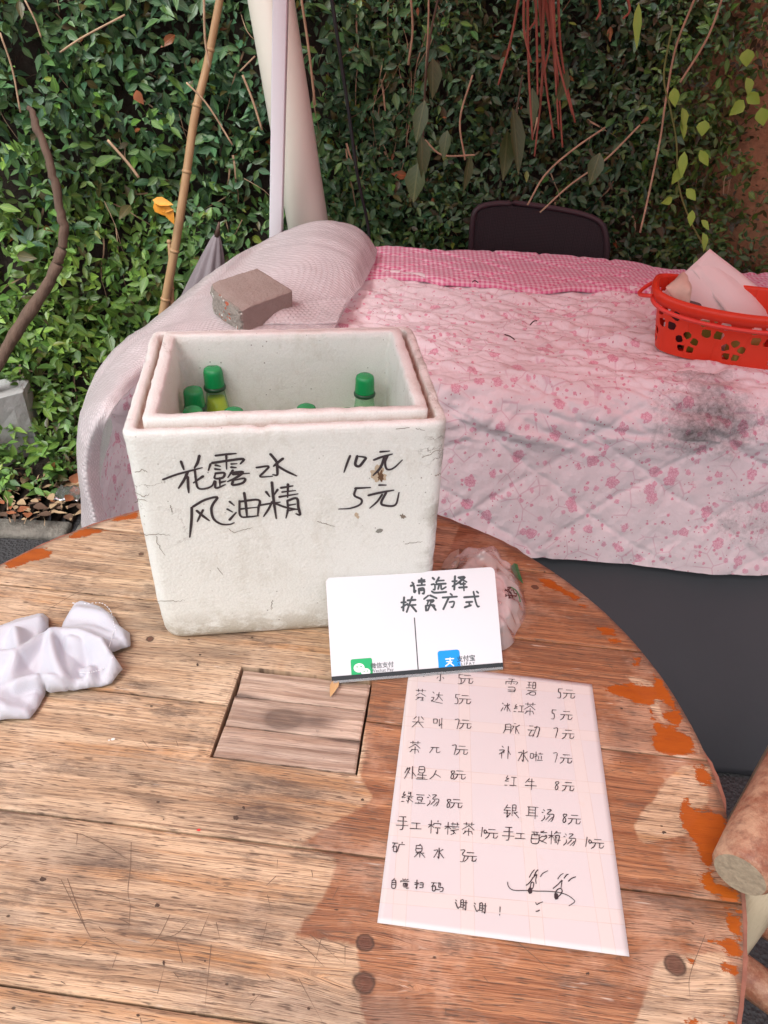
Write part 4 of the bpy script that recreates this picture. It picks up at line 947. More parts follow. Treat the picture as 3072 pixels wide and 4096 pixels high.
KN = [(onz(u, v)[:2], r) for u, v, r in [(1460, 3770, .78), (1455, 3930, .9), (600, 2555, .5), (2700, 3860, .9), (565, 2215, .4), (2140, 2348, .5)]]
STAINS = [(onz(u, v)[:2], a_, b_, w) for u, v, a_, b_, w in [(1180, 2860, .025, .016, .9), (1060, 3260, .05, .026, 1.1), (940, 3320, .05, .016, .7), (1180, 3160, .06, .02, .7), (450, 3440, .035, .016, .95), (600, 3700, .09, .03, .75), (300, 3560, .05, .02, .7), (900, 3680, .08, .02, .6), (300, 3800, .1, .012, .5), (120, 3250, .08, .012, .6), (600, 2450, .08, .015, .7), (200, 2250, .06, .012, .6), (1100, 4000, .09, .015, .5), (1280, 3330, .05, .02, .5), (620, 3220, .012, .006, .9), (2500, 2960, .02, .02, .8), (2560, 2950, .02, .012, .6), (700, 2510, .10, .006, .8), (2600, 3600, .05, .01, .6), (160, 3520, .012, .006, .95), (940, 3270, .008, .006, 1.2), (2380, 2480, .04, .008, .8), (300, 2560, .08, .02, .5), (900, 2620, .06, .008, .6)]]
def wood_attrs(P, pid, insert=False):
    """P world xy"""
    u, v = tuv(P)
    gv2_ = v.copy(); kd = np.full(len(P), .1)
    for (k, r) in KN:
        ku, kv = tuv(k); du_, dv_ = u-ku, v-kv; dist = np.hypot(du_*.92, dv_)
        gv2_ = gv2_+np.sign(dv_)*-.012*r*np.exp(-(np.abs(dv_)/.018))*np.exp(-(du_/.035)**2)
        kd = np.minimum(kd, dist/r)
    gx_ = np.stack([u+pid*1.37, gv2_+pid*.77, 0*u], -1)
    pa = np.full(len(P), -.02); Pxy = np.asarray(P)[:, :2]
    if not insert:
        for Q in PAINT: pa = np.maximum(pa, sdf(Pxy, Q))
    va = np.clip(.5+sdf(Pxy, VARN)*80, 0, 1)*.9
    for Q in LIGHT: va = np.minimum(va, np.clip(.5-sdf(Pxy, Q)*90, .12, 1))
    sn = np.zeros(len(P))
    for (k, a_, b_, w) in STAINS:
        ku, kv = tuv(k); sn = np.maximum(sn, w*np.exp(-(((u-ku)/a_)**2+((v-kv)/b_)**2)))
    if insert: va = va*0+.30; sn = np.maximum(sn, .25+.35*vn(u*9+pid, v*70, 3)+.75*np.exp(-(((u-.018)/.018)**2+((v-.052)/.013)**2)**1.5)+.45*np.exp(-(((u-.055)/.02)**2+((v-.055)/.01)**2))+.9*np.exp(-(((u-HU1+.01)/.03)**2+((v-.034)/.003)**2))+.8*np.exp(-(((u-HU0)/.03)**2+((v-.077)/.003)**2)))
    rim_ = sstep(TR-.012, TR, np.hypot(u, v)); sn = np.maximum(sn, rim_*.9)
    return {'grain': gx_, 'paint': np.clip(pa, -.02, .02), 'varnish': va, 'stain': np.clip(sn, 0, 1), 'knot': kd, 'greyed': np.full(len(P),   .78 if insert else 0.)}
from mathutils.geometry import delaunay_2d_cdt
def plank_mesh(name, poly, z0, z1, pid, step, mats, insert=False, parent=table, wavy=.0):
    """poly in table (u,v); dense top, plain sides"""
    poly = np.asarray(poly)
    # resample outline
    out = []
    for i in range(len(poly)):
        a, c = poly[i], poly[(i+1) % len(poly)]; L = np.hypot(*(c-a)); k = max(1, int(L/step/1.2))
        for j in range(k): out.append(a*(1-j/k)+c*j/k)
    out = np.array(out); nb = len(out)
    lo, hi = out.min(0), out.max(0)
    gx, gy = np.meshgrid(np.arange(lo[0]+step*.6, hi[0], step), np.arange(lo[1]+step*.6, hi[1], step)); gp = np.stack([gx.ravel(), gy.ravel()], -1)
    gp = gp[sdf(gp, out) > step*.5]
    if wavy: out = out+wavy*np.stack([fbm(out[:, 0]*60+pid, out[:, 1]*60, 3), fbm(out[:, 0]*60, out[:, 1]*60+pid, 4)], -1)
    pts = np.vstack([out, gp])
    r = delaunay_2d_cdt([Vector(p) for p in pts], [], [list(range(nb))], 1, 1e-6)
    vt = np.array([v[:] for v in r[0]]); tri = r[2]
    W2 = TC+vt[:, :1]*DU+vt[:, 1:2]*DV
    V = np.c_[W2, np.full(len(vt), z1)]
    # sides
    m_ = len(vt)
    oW = TC+out[:, :1]*DU+out[:, 1:2]*DV
    V = np.vstack([V, np.c_[oW, np.full(nb, z1)], np.c_[oW, np.full(nb, z0)]])
    # tiny arris: pull the first ring down
    de = sdf(vt, out); V[:m_, 2] -= .0012*np.clip(1-de/.0025, 0, 1)+.0004*(fbm(vt[:, 0]*8, vt[:, 1]*90, 5)+.5); V[m_:m_+nb, 2] -= .0014
    Fc = [tuple(f) for f in tri]
    ccw = np.sum(out[:, 0]*np.roll(out[:, 1], -1)-np.roll(out[:, 0], -1)*out[:, 1]) > 0
    for i in range(nb):
        j = (i+1) % nb; q_ = (m_+i, m_+j, m_+nb+j, m_+nb+i); Fc.append(q_[::-1] if ccw else q_)
    at_ = wood_attrs(V, pid, insert)
    for k in ('paint',): at_[k][m_:] = -.02
    V[:, :2] -= torg[:2]
    o_ = mesh(name, V, Fc, mats, parent, False, at_)
    return o_
seams = [-.47, -.378, -.2285, -.0875, .0597, .2050, .3330, .47]
HU0, HU1, HV0, HV1 = -.0445, .1065, -.006, .116
gap = .0009
def arc_poly(v0, v1, R):
    P = []; v0c, v1c = max(v0, -R+1e-4), min(v1, R-1e-4)
    for v in np.linspace(v0c, v1c, 26): P.append((math.sqrt(max(R*R-v*v, 0)), v))
    for v in np.linspace(v1c, v0c, 26): P.append((-math.sqrt(max(R*R-v*v, 0)), v))
    return P
for i in range(len(seams)-1):
    v0, v1 = seams[i]+gap, seams[i+1]-gap
    P = arc_poly(v0, v1, TR)
    if v0 < HV0 < v1 < HV1 and v1 > HV0:      # notch at its far edge
        k = 26; P = P[:26]+[(HU1, v1), (HU1, HV0), (HU0, HV0), (HU0, v1)]+P[26:]
    elif v0 < HV1 < v1 and v0 > HV0:          # notch at its near edge
        P = P+[(HU0, v0), (HU0, HV1), (HU1, HV1), (HU1, v0)]
    plank_mesh('plank', P, TZ-.028, TZ, i+1, .0042, M_wood, wavy=.0009)
iv = [HV0+.0026, .0355, .0755, HV1-.0028]
for i in range(3):
    P = [(HU0+.0030+.001*i, iv[i]+.0007), (HU1-.0030, iv[i]+.0007), (HU1-.0026, iv[i+1]-.0007), (HU0+.0034, iv[i+1]-.0007)]
    plank_mesh('insert_board', P, TZ-.026, TZ-.0022-.0004*i, 20+i, .003, M_wood, True, wavy=.0022)
M_dkw = simple('dark_underside', (.05, .03, .02), .9, 20, .4)
V, F_ = lathe([(0, TZ-.045), (TR-.02, TZ-.045), (TR-.02, TZ-.029), (0, TZ-.029)], 64); mesh('under_board', V, F_, M_dkw, table, False)
# round edge band, chipped away in places
def band(a0, a1, r0, r1, z0, z1, nm, m):
    n_ = max(6, int((a1-a0)*60)); V = []
    for i in range(n_+1):
        a = a0+(a1-a0)*i/n_; j_ = .0018*float(fbm(np.array([a*40]), np.array([1.]), 3)[0]); e_ = min(1, i/2, (n_-i)/2)
        for r, z in ((r0, z1-.001), (r0+(r1-r0)*e_+j_, z1-.001+j_*1.5), (r0+(r1-r0)*e_+j_, z0), (r0, z0)): V.append((r*math.cos(a), r*math.sin(a), z))
    F_ = [(i*4+j, i*4+(j+1) % 4, (i+1)*4+(j+1) % 4, (i+1)*4+j) for i in range(n_) for j in range(4)]+[(0, 1, 2, 3), (n_*4+3, n_*4+2, n_*4+1, n_*4)]
    return mesh(nm, V, F_, m, table, False)
M_bandm = simple('worn_rim_strip', (.26, .105, .07), .7, 60, .45, 120, .5, .002)
for a0, a1 in [(R_(47), R_(74)), (R_(95), R_(172)), (R_(-42), R_(-10)), (R_(-5), R_(4)), (R_(190), R_(300))]:
    band(a0, a1, TR+.0004, TR+.0042, TZ-.03, TZ-.0015, 'edge_strip', M_bandm)
for k in range(4):
    a = R_(45+90*k); m_ = MB(); m_.tube([(.26*math.cos(a), .26*math.sin(a), TZ-.045), (.32*math.cos(a), .32*math.sin(a), 0)], .028, 12); m_.build('leg', M_drift, table)
# ---- strokes
def ribbon(P2, w, tap=.6, cap=True):
    """2-D polyline -> strip verts/faces"""
    P2 = np.asarray(P2, float)
    keep = [0]
    for i in range(1, len(P2)):
        if np.hypot(*(P2[i]-P2[keep[-1]])) > 1e-6: keep.append(i)
    P2 = P2[keep]
    if len(P2) < 2: P2 = np.vstack([P2, P2+[w*.5, w*.2]])
    T = np.gradient(P2, axis=0); T /= np.linalg.norm(T, axis=1)[:, None]+1e-12; N_ = np.c_[-T[:, 1], T[:, 0]]
    n_ = len(P2); s_ = np.linspace(0, 1, n_); ww = w*.5*(1-(1-tap)*np.clip((s_-.6)/.4, 0, 1)**1.5)
    V = []; 
    e0 = P2[0]-T[0]*ww[0]*.8; e1 = P2[-1]+T[-1]*ww[-1]*.8
    L_ = np.vstack([e0+N_[0]*ww[0]*.35, P2+N_*ww[:, None], e1+N_[-1]*ww[-1]*.35]); R2 = np.vstack([e0-N_[0]*ww[0]*.35, P2-N_*ww[:, None], e1-N_[-1]*ww[-1]*.35])
    V = np.stack([L_, R2], 1).reshape(-1, 2)
    return V, [(2*i, 2*i+1, 2*i+3, 2*i+2) for i in range(n_+1)]
def smooth_poly(P, k=5):
    P = np.asarray(P, float)
    return crom(P, max(3, (len(P)-1)*k+1)) if len(P) > 2 else P
class Plane:
    def __init__(s, O, U, V_, N_): s.O, s.U, s.V, s.N = [np.asarray(x, float) for x in (O, U, V_, N_)]
    def px(s, u, v): p = onplane(u, v, s.O, s.N)-s.O; return np.array([p @ s.U, p @ s.V])
    def p3(s, q_, off=0.): q_ = np.asarray(q_); return s.O+q_[:, :1]*s.U+q_[:, 1:2]*s.V+s.N*off
def strokes(name, lines, w, plane, m, parent, porg, off=.0004, tap=.6, smooth=True, k=5):
    mb = MB()
    for i, L in enumerate(lines):
        q_ = np.array([plane.px(u, v) for u, v in L]); q_ = smooth_poly(q_, k) if smooth else q_
        V, Fc = ribbon(q_, w*(1+.12*math.sin(i*2.3)), tap); mb.add(plane.p3(V, off+.00002*(i % 7))-porg, Fc)
    o_ = mb.build(name, m, parent, False)
    if name in ('handwriting', 'cracks'): o_['kind'] = 'stuff'
    return o_
def sparse(t): return [tuple(map(float, p.split(','))) for p in t.split()]
# scratches and old cracks in the tabletop
M_scr = simple('scratch_grime', (.15, .095, .065), .9)
TP = Plane((0, 0, TZ-.0002), (1, 0, 0), (0, 1, 0), (0, 0, 1))
SCR = [[(525,3370),(522,3470),(512,3560),(520,3620)],[(522,3620),(515,3720)],[(245,3520),(330,3690),(365,3755)],[(270,3515),(300,3600),(345,3720)],[(865,3690),(882,3768)],[(1070,3580),(1085,3655)],[(570,2960),(600,3000)],[(380,3560),(500,3600),(600,3615),(660,3640)],[(1285,3755),(1255,3875)],[(845,3780),(820,4030)],[(1068,3690),(1040,3800)],[(1175,3760),(1230,3800),(1300,3870)],[(1240,3740),(1380,3860)],[(0,3055),(200,3025),(260,3020)],[(190,2440),(300,2375),(380,2340)],[(240,2310),(300,2290),(370,2268)],[(1195,3915),(1290,4090)],[(1000,4020),(1045,3970)],[(450,3870),(470,3810)],[(630,3975),(660,3860)],[(2000,3700),(2060,3760),(2210,3890)],[(2820,3740),(2760,3900),(2760,4000)],[(320,3335),(420,3380),(520,3445)],[(0,3395),(80,3345)],[(10,3500),(60,3490)],[(590,3760),(700,3740),(760,3680)],[(680,3660),(640,3740),(600,3790)],[(420,3750),(500,3800)],[(730,3850),(700,3740)],[(2400,3100),(2520,3060)],[(2330,3180),(2440,3150)],[(1380,3790),(1380,3860)],[(1110,3440),(1108,3480)],[(800,3745),(840,3650)]]
for k_ in range(34):
    u0, v0 = rng.uniform(50, 2700), rng.uniform(2650, 4080); a = rng.uniform(0, 3.14); L = rng.uniform(15, 70)
    SCR.append([(u0, v0), (u0+L*.5*math.cos(a)+rng.normal(0, 1), v0+L*.5*math.sin(a)), (u0+L*math.cos(a), v0+L*math.sin(a))])
SCR = [s_ for s_ in SCR if all(math.hypot(*tuv(onz(u, v)[:2])) < TR-.01 for u, v in s_) and not any(HU0 < tuv(onz(u, v)[:2])[0] < HU1 and HV0 < tuv(onz(u, v)[:2])[1] < HV1 for u, v in s_)]
sc = strokes('scratches', SCR, .00055, TP, M_scr, table, torg, .0003, .2); tag(sc, kind='stuff')
M_redp = simple('red_paint_speck', (.6, .03, .03), .5); M_wsp = simple('white_paint_speck', (.75, .72, .68), .6); M_hole = simple('knot_hole', (.075, .045, .032), .95)

# ================================================================== FOAM BOX
BX = np.array([-.2543, .6155]); BYAW = .1492; BW, BD, BH, BT, BTF = .3185, .2435, .2835, -.001, .0107
box = empty('foam_box', (BX[0], BX[1], TZ), BYAW); tag(box, 'large open white foam box with black handwritten prices standing on the round table', 'foam box')
cB, sB = math.cos(BYAW), math.sin(BYAW)
def bl(x, y, z): return np.array([BX[0]+cB*x-sB*y, BX[1]+sB*x+cB*y, TZ+z])
def rrect(x0, x1, y0, y1, r, n=10, per=46):
    """rounded rectangle with dense sides, counter-clockwise"""
    P = []
    cs = [(x1-r, y1-r, 0), (x0+r, y1-r, 90), (x0+r, y0+r, 180), (x1-r, y0+r, 270)]
    for i, (cx, cy, a0) in enumerate(cs):
        for k in range(n+1): a = R_(a0+90*k/n); P.append((cx+r*math.cos(a), cy+r*math.sin(a)))
        nx = cs[(i+1) % 4]; a = R_(a0+90); p0 = np.array([cx+r*math.cos(a), cy+r*math.sin(a)]); p1 = np.array([nx[0]+r*math.cos(a), nx[1]+r*math.sin(a)])
        for k in range(1, per): P.append(tuple(p0*(1-k/per)+p1*k/per))
    return np.array(P)
def sect(z, inset, r):
    """outline at height z, inset from the outer face"""
    f = z/BH; x0, x1, y0, y1 = -BT*f*0, BW, -BTF*f, BD-BTF*f*.0
    xa = -(-.0025)*f*0+(0 if True else 0)
    return rrect(0+.001*f+inset, BW-.001*f-inset, -BTF*f-.008*(1-f)+inset, BD-BTF+inset*-1+0*f, r)
loops = []
RB = .020
for z, ins in [(0, .009), (.002, .0045), (.006, .0015), (.012, .0003), (.020, 0)]: loops.append((z, ins, .022))
for z in np.linspace(.032, BH-.004, 44): loops.append((z, 0, .014 if z > .05 else .018))
g_ = [(BH-.001, .0012, .012), (BH, .0035, .010), (BH, .0085, .008), (BH-.0015, .0100, .008), (BH-.010, .0105, .007), (BH-.0115, .0125, .006), (BH-.0115, .0160, .005), (BH-.010, .0172, .005), (BH+.0035, .0176, .005), (BH+.005, .0190, .004), (BH+.005, .0285, .003), (BH+.0035, .0300, .003), (BH-.004, .0305, .003)]
loops += g_
for z in np.linspace(BH-.02, .036, 30): loops.append((z, .0315+.004*(1-z/BH), .006))
loops += [(.031, .037, .006), (.030, .042, .006)]
V = []; rimi = []
for li, (z, ins, r) in enumerate(loops):
    L = sect(min(z, BH), ins, r); n_ = len(L)
    jx = fbm(L[:, 0]*70, L[:, 1]*70+z*30, 5, 3); jz = fbm(L[:, 0]*110, L[:, 1]*110, 9, 3)
    c2 = L-[BW/2, BD/2]; nrm_ = c2/np.linalg.norm(c2, axis=1)[:, None]
    isr = z > BH-.014 and ins < .031
    amp = .0022 if isr else .0
    edge_f = sstep(.10, .17, np.abs(L[:, 0]-BW/2))*(.0022)*(ins < .001)
    dl = L+nrm_*(jx*amp*1.4)[:, None]+nrm_*(fbm(L[:, 0]*30+z*35, L[:, 1]*30+z*50, 15, 3)*edge_f)[:, None]
    chip = .0035*np.clip(fbm(L[:, 0]*45+7, L[:, 1]*45, 25, 3)-.16, 0, 1)*8*(isr and z > BH-.005)
    zz = z+(jz*.0020 if isr else 0)-chip*(.6)
    V.append(np.c_[dl, np.full(n_, 1)*zz])
n_ = len(V[0]); V = np.vstack(V); nl_ = len(loops)
F_ = [(i*n_+j, i*n_+(j+1) % n_, (i+1)*n_+(j+1) % n_, (i+1)*n_+j) for i in range(nl_-1) for j in range(n_)]
F_.append(tuple((nl_-1)*n_+j for j in range(n_))); F_.append(tuple(range(n_))[::-1])
b = NB('foam'); o = b.co(); ox_, oy_, oz_ = [b.n('SeparateXYZ', out=k, Vector=o) for k in range(3)]
bead = b.n('TexVoronoi', Vector=o, Scale=330.0); beadE = b.n('TexVoronoi', props={'feature': 'DISTANCE_TO_EDGE'}, Vector=o, Scale=330.0)
big_ = b.noise(o, 18, 5, .6); md = b.noise(o, 60, 5, .65)
c = b.mix(b.noise(o, 4, 4), (.76, .785, .735), (.84, .855, .82))
c = b.mix(b.mth('MULTIPLY', b.rng(beadE, .06, .0), .25), c, (.5, .5, .45))
low = b.rng(oz_, .048, .0); lowm = b.mth('MULTIPLY', low, b.rng(b.noise(b.map(o, (20, 20, 30)), 1, 5, .75), .40, .54))
c = b.mix(b.mth('MULTIPLY', lowm, .85), c, (.30, .25, .16))
dm_ = b.mth('MULTIPLY', b.rng(b.noise(b.map(o, (14, 14, 9), (4, 2, 1)), 1, 6, .8), .50, .68), .36); c = b.mix(dm_, c, (.46, .43, .34))
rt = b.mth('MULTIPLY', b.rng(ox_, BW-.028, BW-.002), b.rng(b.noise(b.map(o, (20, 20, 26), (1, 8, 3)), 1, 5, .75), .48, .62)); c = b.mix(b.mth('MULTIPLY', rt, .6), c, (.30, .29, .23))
spk_ = b.mth('MULTIPLY', b.mth('LESS_THAN', b.n('TexVoronoi', Vector=o, Scale=95.0), .085), b.rng(b.noise(o, 12, 3), .5, .6)); c = b.mix(b.mth('MULTIPLY', spk_, .7), c, (.16, .13, .10))
# dirt settled in the lid groove
gz = b.mth('MULTIPLY', b.rng(oz_, BH-.0095, BH-.011), b.rng(b.noise(o, 50, 5, .8), .3, .7)); gz = b.mth('MULTIPLY', gz, b.mth('GREATER_THAN', oz_, BH-.0135)); gin = b.attr('groove'); c = b.mix(b.mth('MULTIPLY', gin, b.rng(b.noise(o, 70, 5, .8), .25, .75, .3, 1.)), c, (.34, .17, .10))
vc = b.n('TexVoronoi', props={'feature': 'DISTANCE_TO_EDGE'}, Vector=b.n('VectorMath', props={'operation': 'ADD'}, i0=b.map(o, (13, 13, 19)), i1=b.n('VectorMath', props={'operation': 'SCALE'}, i0=b.noise(o, 60, 4, .7, out=1), Scale=.45)), Scale=1.0)
ckm = b.mth('MULTIPLY', b.rng(vc, .012, .0), b.mth('MULTIPLY', b.rng(b.noise(b.map(o, (7, 7, 7), (2, 5, 7)), 1, 2), .52, .60), 1.0))
ckm = b.mth('MULTIPLY', ckm, b.mth('MAXIMUM', b.rng(ox_, .055, .03), b.rng(ox_, BW-.04, BW-.02)))
c = b.mix(b.mth('MULTIPLY', ckm, .8), c, (.17, .14, .11))
hh = b.mth('ADD', b.mth('MULTIPLY', bead, -.75), b.mth('ADD', b.mth('MULTIPLY', big_, 1.6), b.mth('ADD', b.mth('MULTIPLY', b.rng(md, .55, .75), .9), b.mth('MULTIPLY', ckm, -1.6))))
b.fin(c, .55, b.bump(hh, .30, .0018), Specular_IOR_Level=.35, Subsurface_Weight=.30, Subsurface_Scale=.02, Subsurface_Radius=(1., 1., 1.)); M_foam = b.m
gatt = np.concatenate([np.full(n_, 1. if (.0102 < ins < .0175 and z < BH-.005) else 0.) for z, ins, r in loops])
bo = mesh('box_body', V, F_, M_foam, box, True, {'groove': gatt})
# writing on the front face
fo_ = bl(0, -.008, 0); ft_ = bl(0, -BTF, BH)
Uf = np.array([cB, sB, 0]); Vf = ft_-fo_; Vf /= np.linalg.norm(Vf); Nf = np.cross(Uf, Vf)
FP = Plane(fo_, Uf, Vf, Nf)
M_ink = simple('black_marker', (.035, .028, .034), .45)
BOXW = """187,142 196,168 205,193|298,108 287,150 268,182|78,252 160,222 240,200 316,180|228,205 205,255 172,305|228,235 230,285 234,332|270,190 278,260 290,302 325,308 372,292 388,258|320,232 262,272|395,108 460,100 520,95|365,158 352,198|375,152 470,138 563,128 545,158|460,105 462,190|395,165 425,172|393,188 425,192|490,158 525,156|490,178 520,180|395,215 447,212 440,240 392,245 395,215|420,242 422,295|422,270 455,262|395,262 398,303 455,282|500,195 470,240|488,212 560,206 520,240 468,264|500,222 600,214|500,262 500,285 560,272 570,245 500,258|726,98 745,120 765,150 768,195 766,225 740,222|642,180 715,172 690,205 665,235 740,232|802,125 770,150 745,172|762,165 820,200 885,230|1207,108 1190,150 1170,208|1250,110 1238,160 1262,172 1290,140 1300,120 1258,112|1388,85 1445,80|1350,134 1400,115 1462,98|1415,112 1390,180 1345,228|1434,108 1418,150 1430,190 1470,182 1522,134|252,420 250,500 240,600|260,415 330,375 405,358 380,400 370,435 385,490 430,520 480,522 508,512|320,435 300,475 285,507|282,440 320,472 358,500|480,385 508,408|466,430 498,448|480,495 520,450|540,380 545,470 600,476 655,470|540,385 655,375 654,425 650,470|568,332 578,400 585,480|545,430 655,418|700,325 722,355|770,312 745,350|655,408 720,397 785,388|735,268 745,370 762,488|737,385 715,430 685,475|752,395 820,420 905,435|790,302 862,290|797,327 878,318|780,357 893,338|832,280 830,360|828,380 832,430 820,485|828,380 885,365 895,420 905,464 880,458|830,408 880,400|828,440 880,432|1238,305 1330,300|1242,308 1233,348 1275,372 1268,402 1210,425 1138,430|1382,285 1425,285|1318,347 1390,330 1470,316|1400,342 1370,385 1325,425|1425,330 1395,390 1415,408 1480,405 1502,330"""
LN = [[(600+x*.663, 1750+y*.663) for x, y in sparse(s_)] for s_ in BOXW.split('|')]
def to_box(o_):
    """world built child -> box space"""
    o_.parent = box; o_.matrix_parent_inverse = (Matrix.Translation((BX[0], BX[1], TZ)) @ Matrix.Rotation(BYAW, 4, 'Z')).inverted(); return o_
to_box(strokes('handwriting', LN, .0027, FP, M_ink, None, np.zeros(3), .0005, .55))
# cracks in the foam near its corners, rust spot, small hole
M_crk = simple('crack_grime', (.22, .18, .14), .9)
CK = [[(540,1888),(570,1880),(590,1890)],[(560,2130),(590,2140),(640,2136),(680,2142)],[(625,2145),(635,2180),(660,2220)],[(620,2400),(680,2405),(740,2402)],[(1585,1715),(1650,1712),(1700,1722)],[(1690,1830),(1740,1805),(1778,1795)],[(1740,1900),(1765,1895)],[(680,2020),(690,2050)],[(910,2115),(940,2125),(990,2115),(1010,2112)],[(1270,2085),(1340,2105)],[(540,1970),(575,1985),(600,1975)],[(540,2010),(560,1998),(590,2005)],[(1620,2175),(1690,2165)],[(870,2270),(890,2300)],[(1090,2400),(1085,2440)]]
J = []
for L in CK:
    L = crom(np.array(L, float), 14); L[1:-1] += rng.normal(0, 2.0, (12, 2)); J.append(L)
to_box(strokes('cracks', J, .0007, FP, M_crk, None, np.zeros(3), .0003, .3, k=1))
def blob(name, u, v, ru, rv, plane, m, off, seed, parent=None, porg=np.zeros(3), n=40, rough=.5):
    c_ = plane.px(u, v); du_ = plane.px(u+ru, v)-c_; dv_ = plane.px(u, v+rv)-c_
    P = [c_]
    for i in range(n):
        a = i*2*math.pi/n; r = 1+rough*float(fbm(np.array([math.cos(a)*2+seed]), np.array([math.sin(a)*2.]), seed, 4)[0])*2; P.append(c_+r*(math.cos(a)*du_+math.sin(a)*dv_))
    return mesh(name, plane.p3(np.array(P), off)-porg, [(0, 1+i, 1+(i+1) % n) for i in range(n)], m, parent, False)
M_rust = simple('rust', (.13, .07, .035), .9, 200, .5); M_rust2 = simple('rust_halo', (.52, .42, .30), .8)
to_box(blob('rust_stain', 1515, 1900, 26, 30, FP, M_rust2, .0002, 3, rough=1.0)); to_box(blob('rust_stain', 1519, 1903, 13, 19, FP, M_rust, .00035, 5, rough=1.1)); to_box(blob('rust_stain', 1428, 2062, 9, 10, FP, M_rust2, .0003, 7, rough=1.0))
to_box(blob('hole', 1517, 2123, 13, 9, FP, simple('foam_hole', (.25, .25, .22), .9), .0003, 4, rough=.5))
to_box(blob('dirt_spot', 1610, 2065, 9, 8, FP, M_crk, .0003, 9, rough=1.4))
for (u, v, ru, rv, m_, sd__) in [(795, 3322, 12, 8, M_redp, 2), (452, 2958, 12, 8, M_wsp, 4), (436, 2962, 6, 5, M_wsp, 6), (942, 3272, 18, 13, M_hole, 5), (172, 3518, 22, 13, M_hole, 8), (975, 3232, 9, 9, M_hole, 7), (628, 3622, 13, 12, M_hole, 11), (655, 3852, 7, 14, M_hole, 12), (1450, 3200, 9, 7, M_hole, 3), (552, 4062, 10, 8, M_hole, 9), (820, 3845, 6, 6, M_hole, 10), (1235, 4035, 11, 8, M_hole, 14), (655, 3278, 5, 4, M_hole, 15), (1345, 3640, 13, 5, M_hole, 16), (800, 2620, 8, 5, M_hole, 17), (790, 2660, 7, 8, M_hole, 18), (2350, 3895, 12, 8, M_hole, 19), (2160, 2990, 5, 4, M_hole, 20), (2655, 3330, 14, 8, M_hole, 21)]:
    blob('paint_speck' if m_ is not M_hole else 'knot_hole', u, v, ru*.66, rv*.66, TP, m_, .0005, sd__, table, torg, n=28, rough=.55)
# ---- bottles
b = NB('green_cap'); o = b.co(); an_ = b.mth('ARCTAN2', b.n('SeparateXYZ', out=1, Vector=o), b.n('SeparateXYZ', Vector=o)); b.fin((.006, .30, .085), .26, b.bump(b.mth('SINE', b.mth('MULTIPLY', an_, 40.0)), .25, .0004), Specular_IOR_Level=.6); M_cap = b.m
b = NB('green_glass'); b.fin((.25, .62, .36), .06, Specular_IOR_Level=.8)
tp = b.t.nodes.new('ShaderNodeBsdfTransparent'); tp.inputs[0].default_value = (.84, .97, .86, 1); lw = b.t.nodes.new('ShaderNodeLayerWeight'); lw.inputs[0].default_value = .35
m1 = b.t.nodes.new('ShaderNodeMixShader'); b.t.links.new(b.rng(lw.outputs[1], 0, 1, .08, .60), m1.inputs[0]); b.t.links.new(tp.outputs[0], m1.inputs[1]); b.t.links.new(b.p.outputs[0], m1.inputs[2]); b.t.links.new(m1.outputs[0], b.out.inputs[0]); M_glass = b.m
b = NB('bottle_liquid'); b.fin((.78, .84, .07), .15, Subsurface_Weight=.5, Subsurface_Scale=.01, Subsurface_Radius=(1., 1., .3)); M_liq = b.m
M_liq2 = simple('pale_green_liquid', (.16, .42, .22), .15)
M_ring = simple('cap_ring', (.012, .07, .03), .35)
def bottle(x, y, ztop, tilt, level, label):
    h = ztop-.031; t = empty('bottle', bl(x, y, .031)); t.rotation_euler = (R_(tilt[0]), R_(tilt[1]), 0); tag(t, label, 'bottle', 'green capped bottles in the foam box')
    s_ = h/.214
    prof = [(0, 0), (.019, 0), (.0215, .003), (.0215, .10), (.0205, .125), (.0165, .150), (.0122, .176), (.0112, .184), (.0112, .192)]
    V, F_ = lathe([(r, z*s_) for r, z in prof], 28); mesh('glass_body', V, F_, M_glass, t)
    lv = level*s_; pr = [(0, .004), (.0195, .004)]
    for z in np.linspace(.01, level, 10): pr.append((np.interp(z, [0, .10, .125, .150, .172, .19], [.0198, .0198, .0188, .0148, .0104, .0098]), z))
    pr.append((0, level)); V, F_ = lathe([(r, z*s_) for r, z in pr], 24); mesh('liquid', V, F_, M_liq, t)
    V, F_ = lathe([(.0102, .1865*s_), (.0132, .187*s_), (.0136, .1893*s_), (.0127, .1915*s_), (.0102, .1915*s_)], 28); mesh('neck_ring', V, F_, M_ring, t)
    V, F_ = lathe([(.0, .190*s_), (.0121, .190*s_), (.0121, .193*s_), (.0117, .203*s_), (.0115, .2085*s_), (.0105, .2122*s_), (.0080, .2138*s_), (0, .2142*s_)], 32); mesh('cap', V, F_, M_cap, t)
bottle(.050, .158, .243, (0, 0), .12, 'green capped bottle standing at the left behind the frontmost left cap')
bottle(.0745, .190, .2515, (-1, -1), .176, 'tall green capped bottle with yellow green liquid near the back wall of the box')
bottle(.050, .108, .244, (0, 1), .12, 'leftmost low green cap half hidden by the front rim of the box')
bottle(.0985, .104, .243, (0, 0), .12, 'low green cap just right of the bottle with the yellow green liquid')
bottle(.180, .108, .244, (1, 0), .12, 'low green cap in the middle of the box')
bottle(.222, .094, .243, (0, 1), .12, 'low green cap between the middle cap and the rightmost bottle')
bottle(.253, .172, .2455, (-1, 0), .13, 'rightmost green capped bottle with an empty pale green neck')

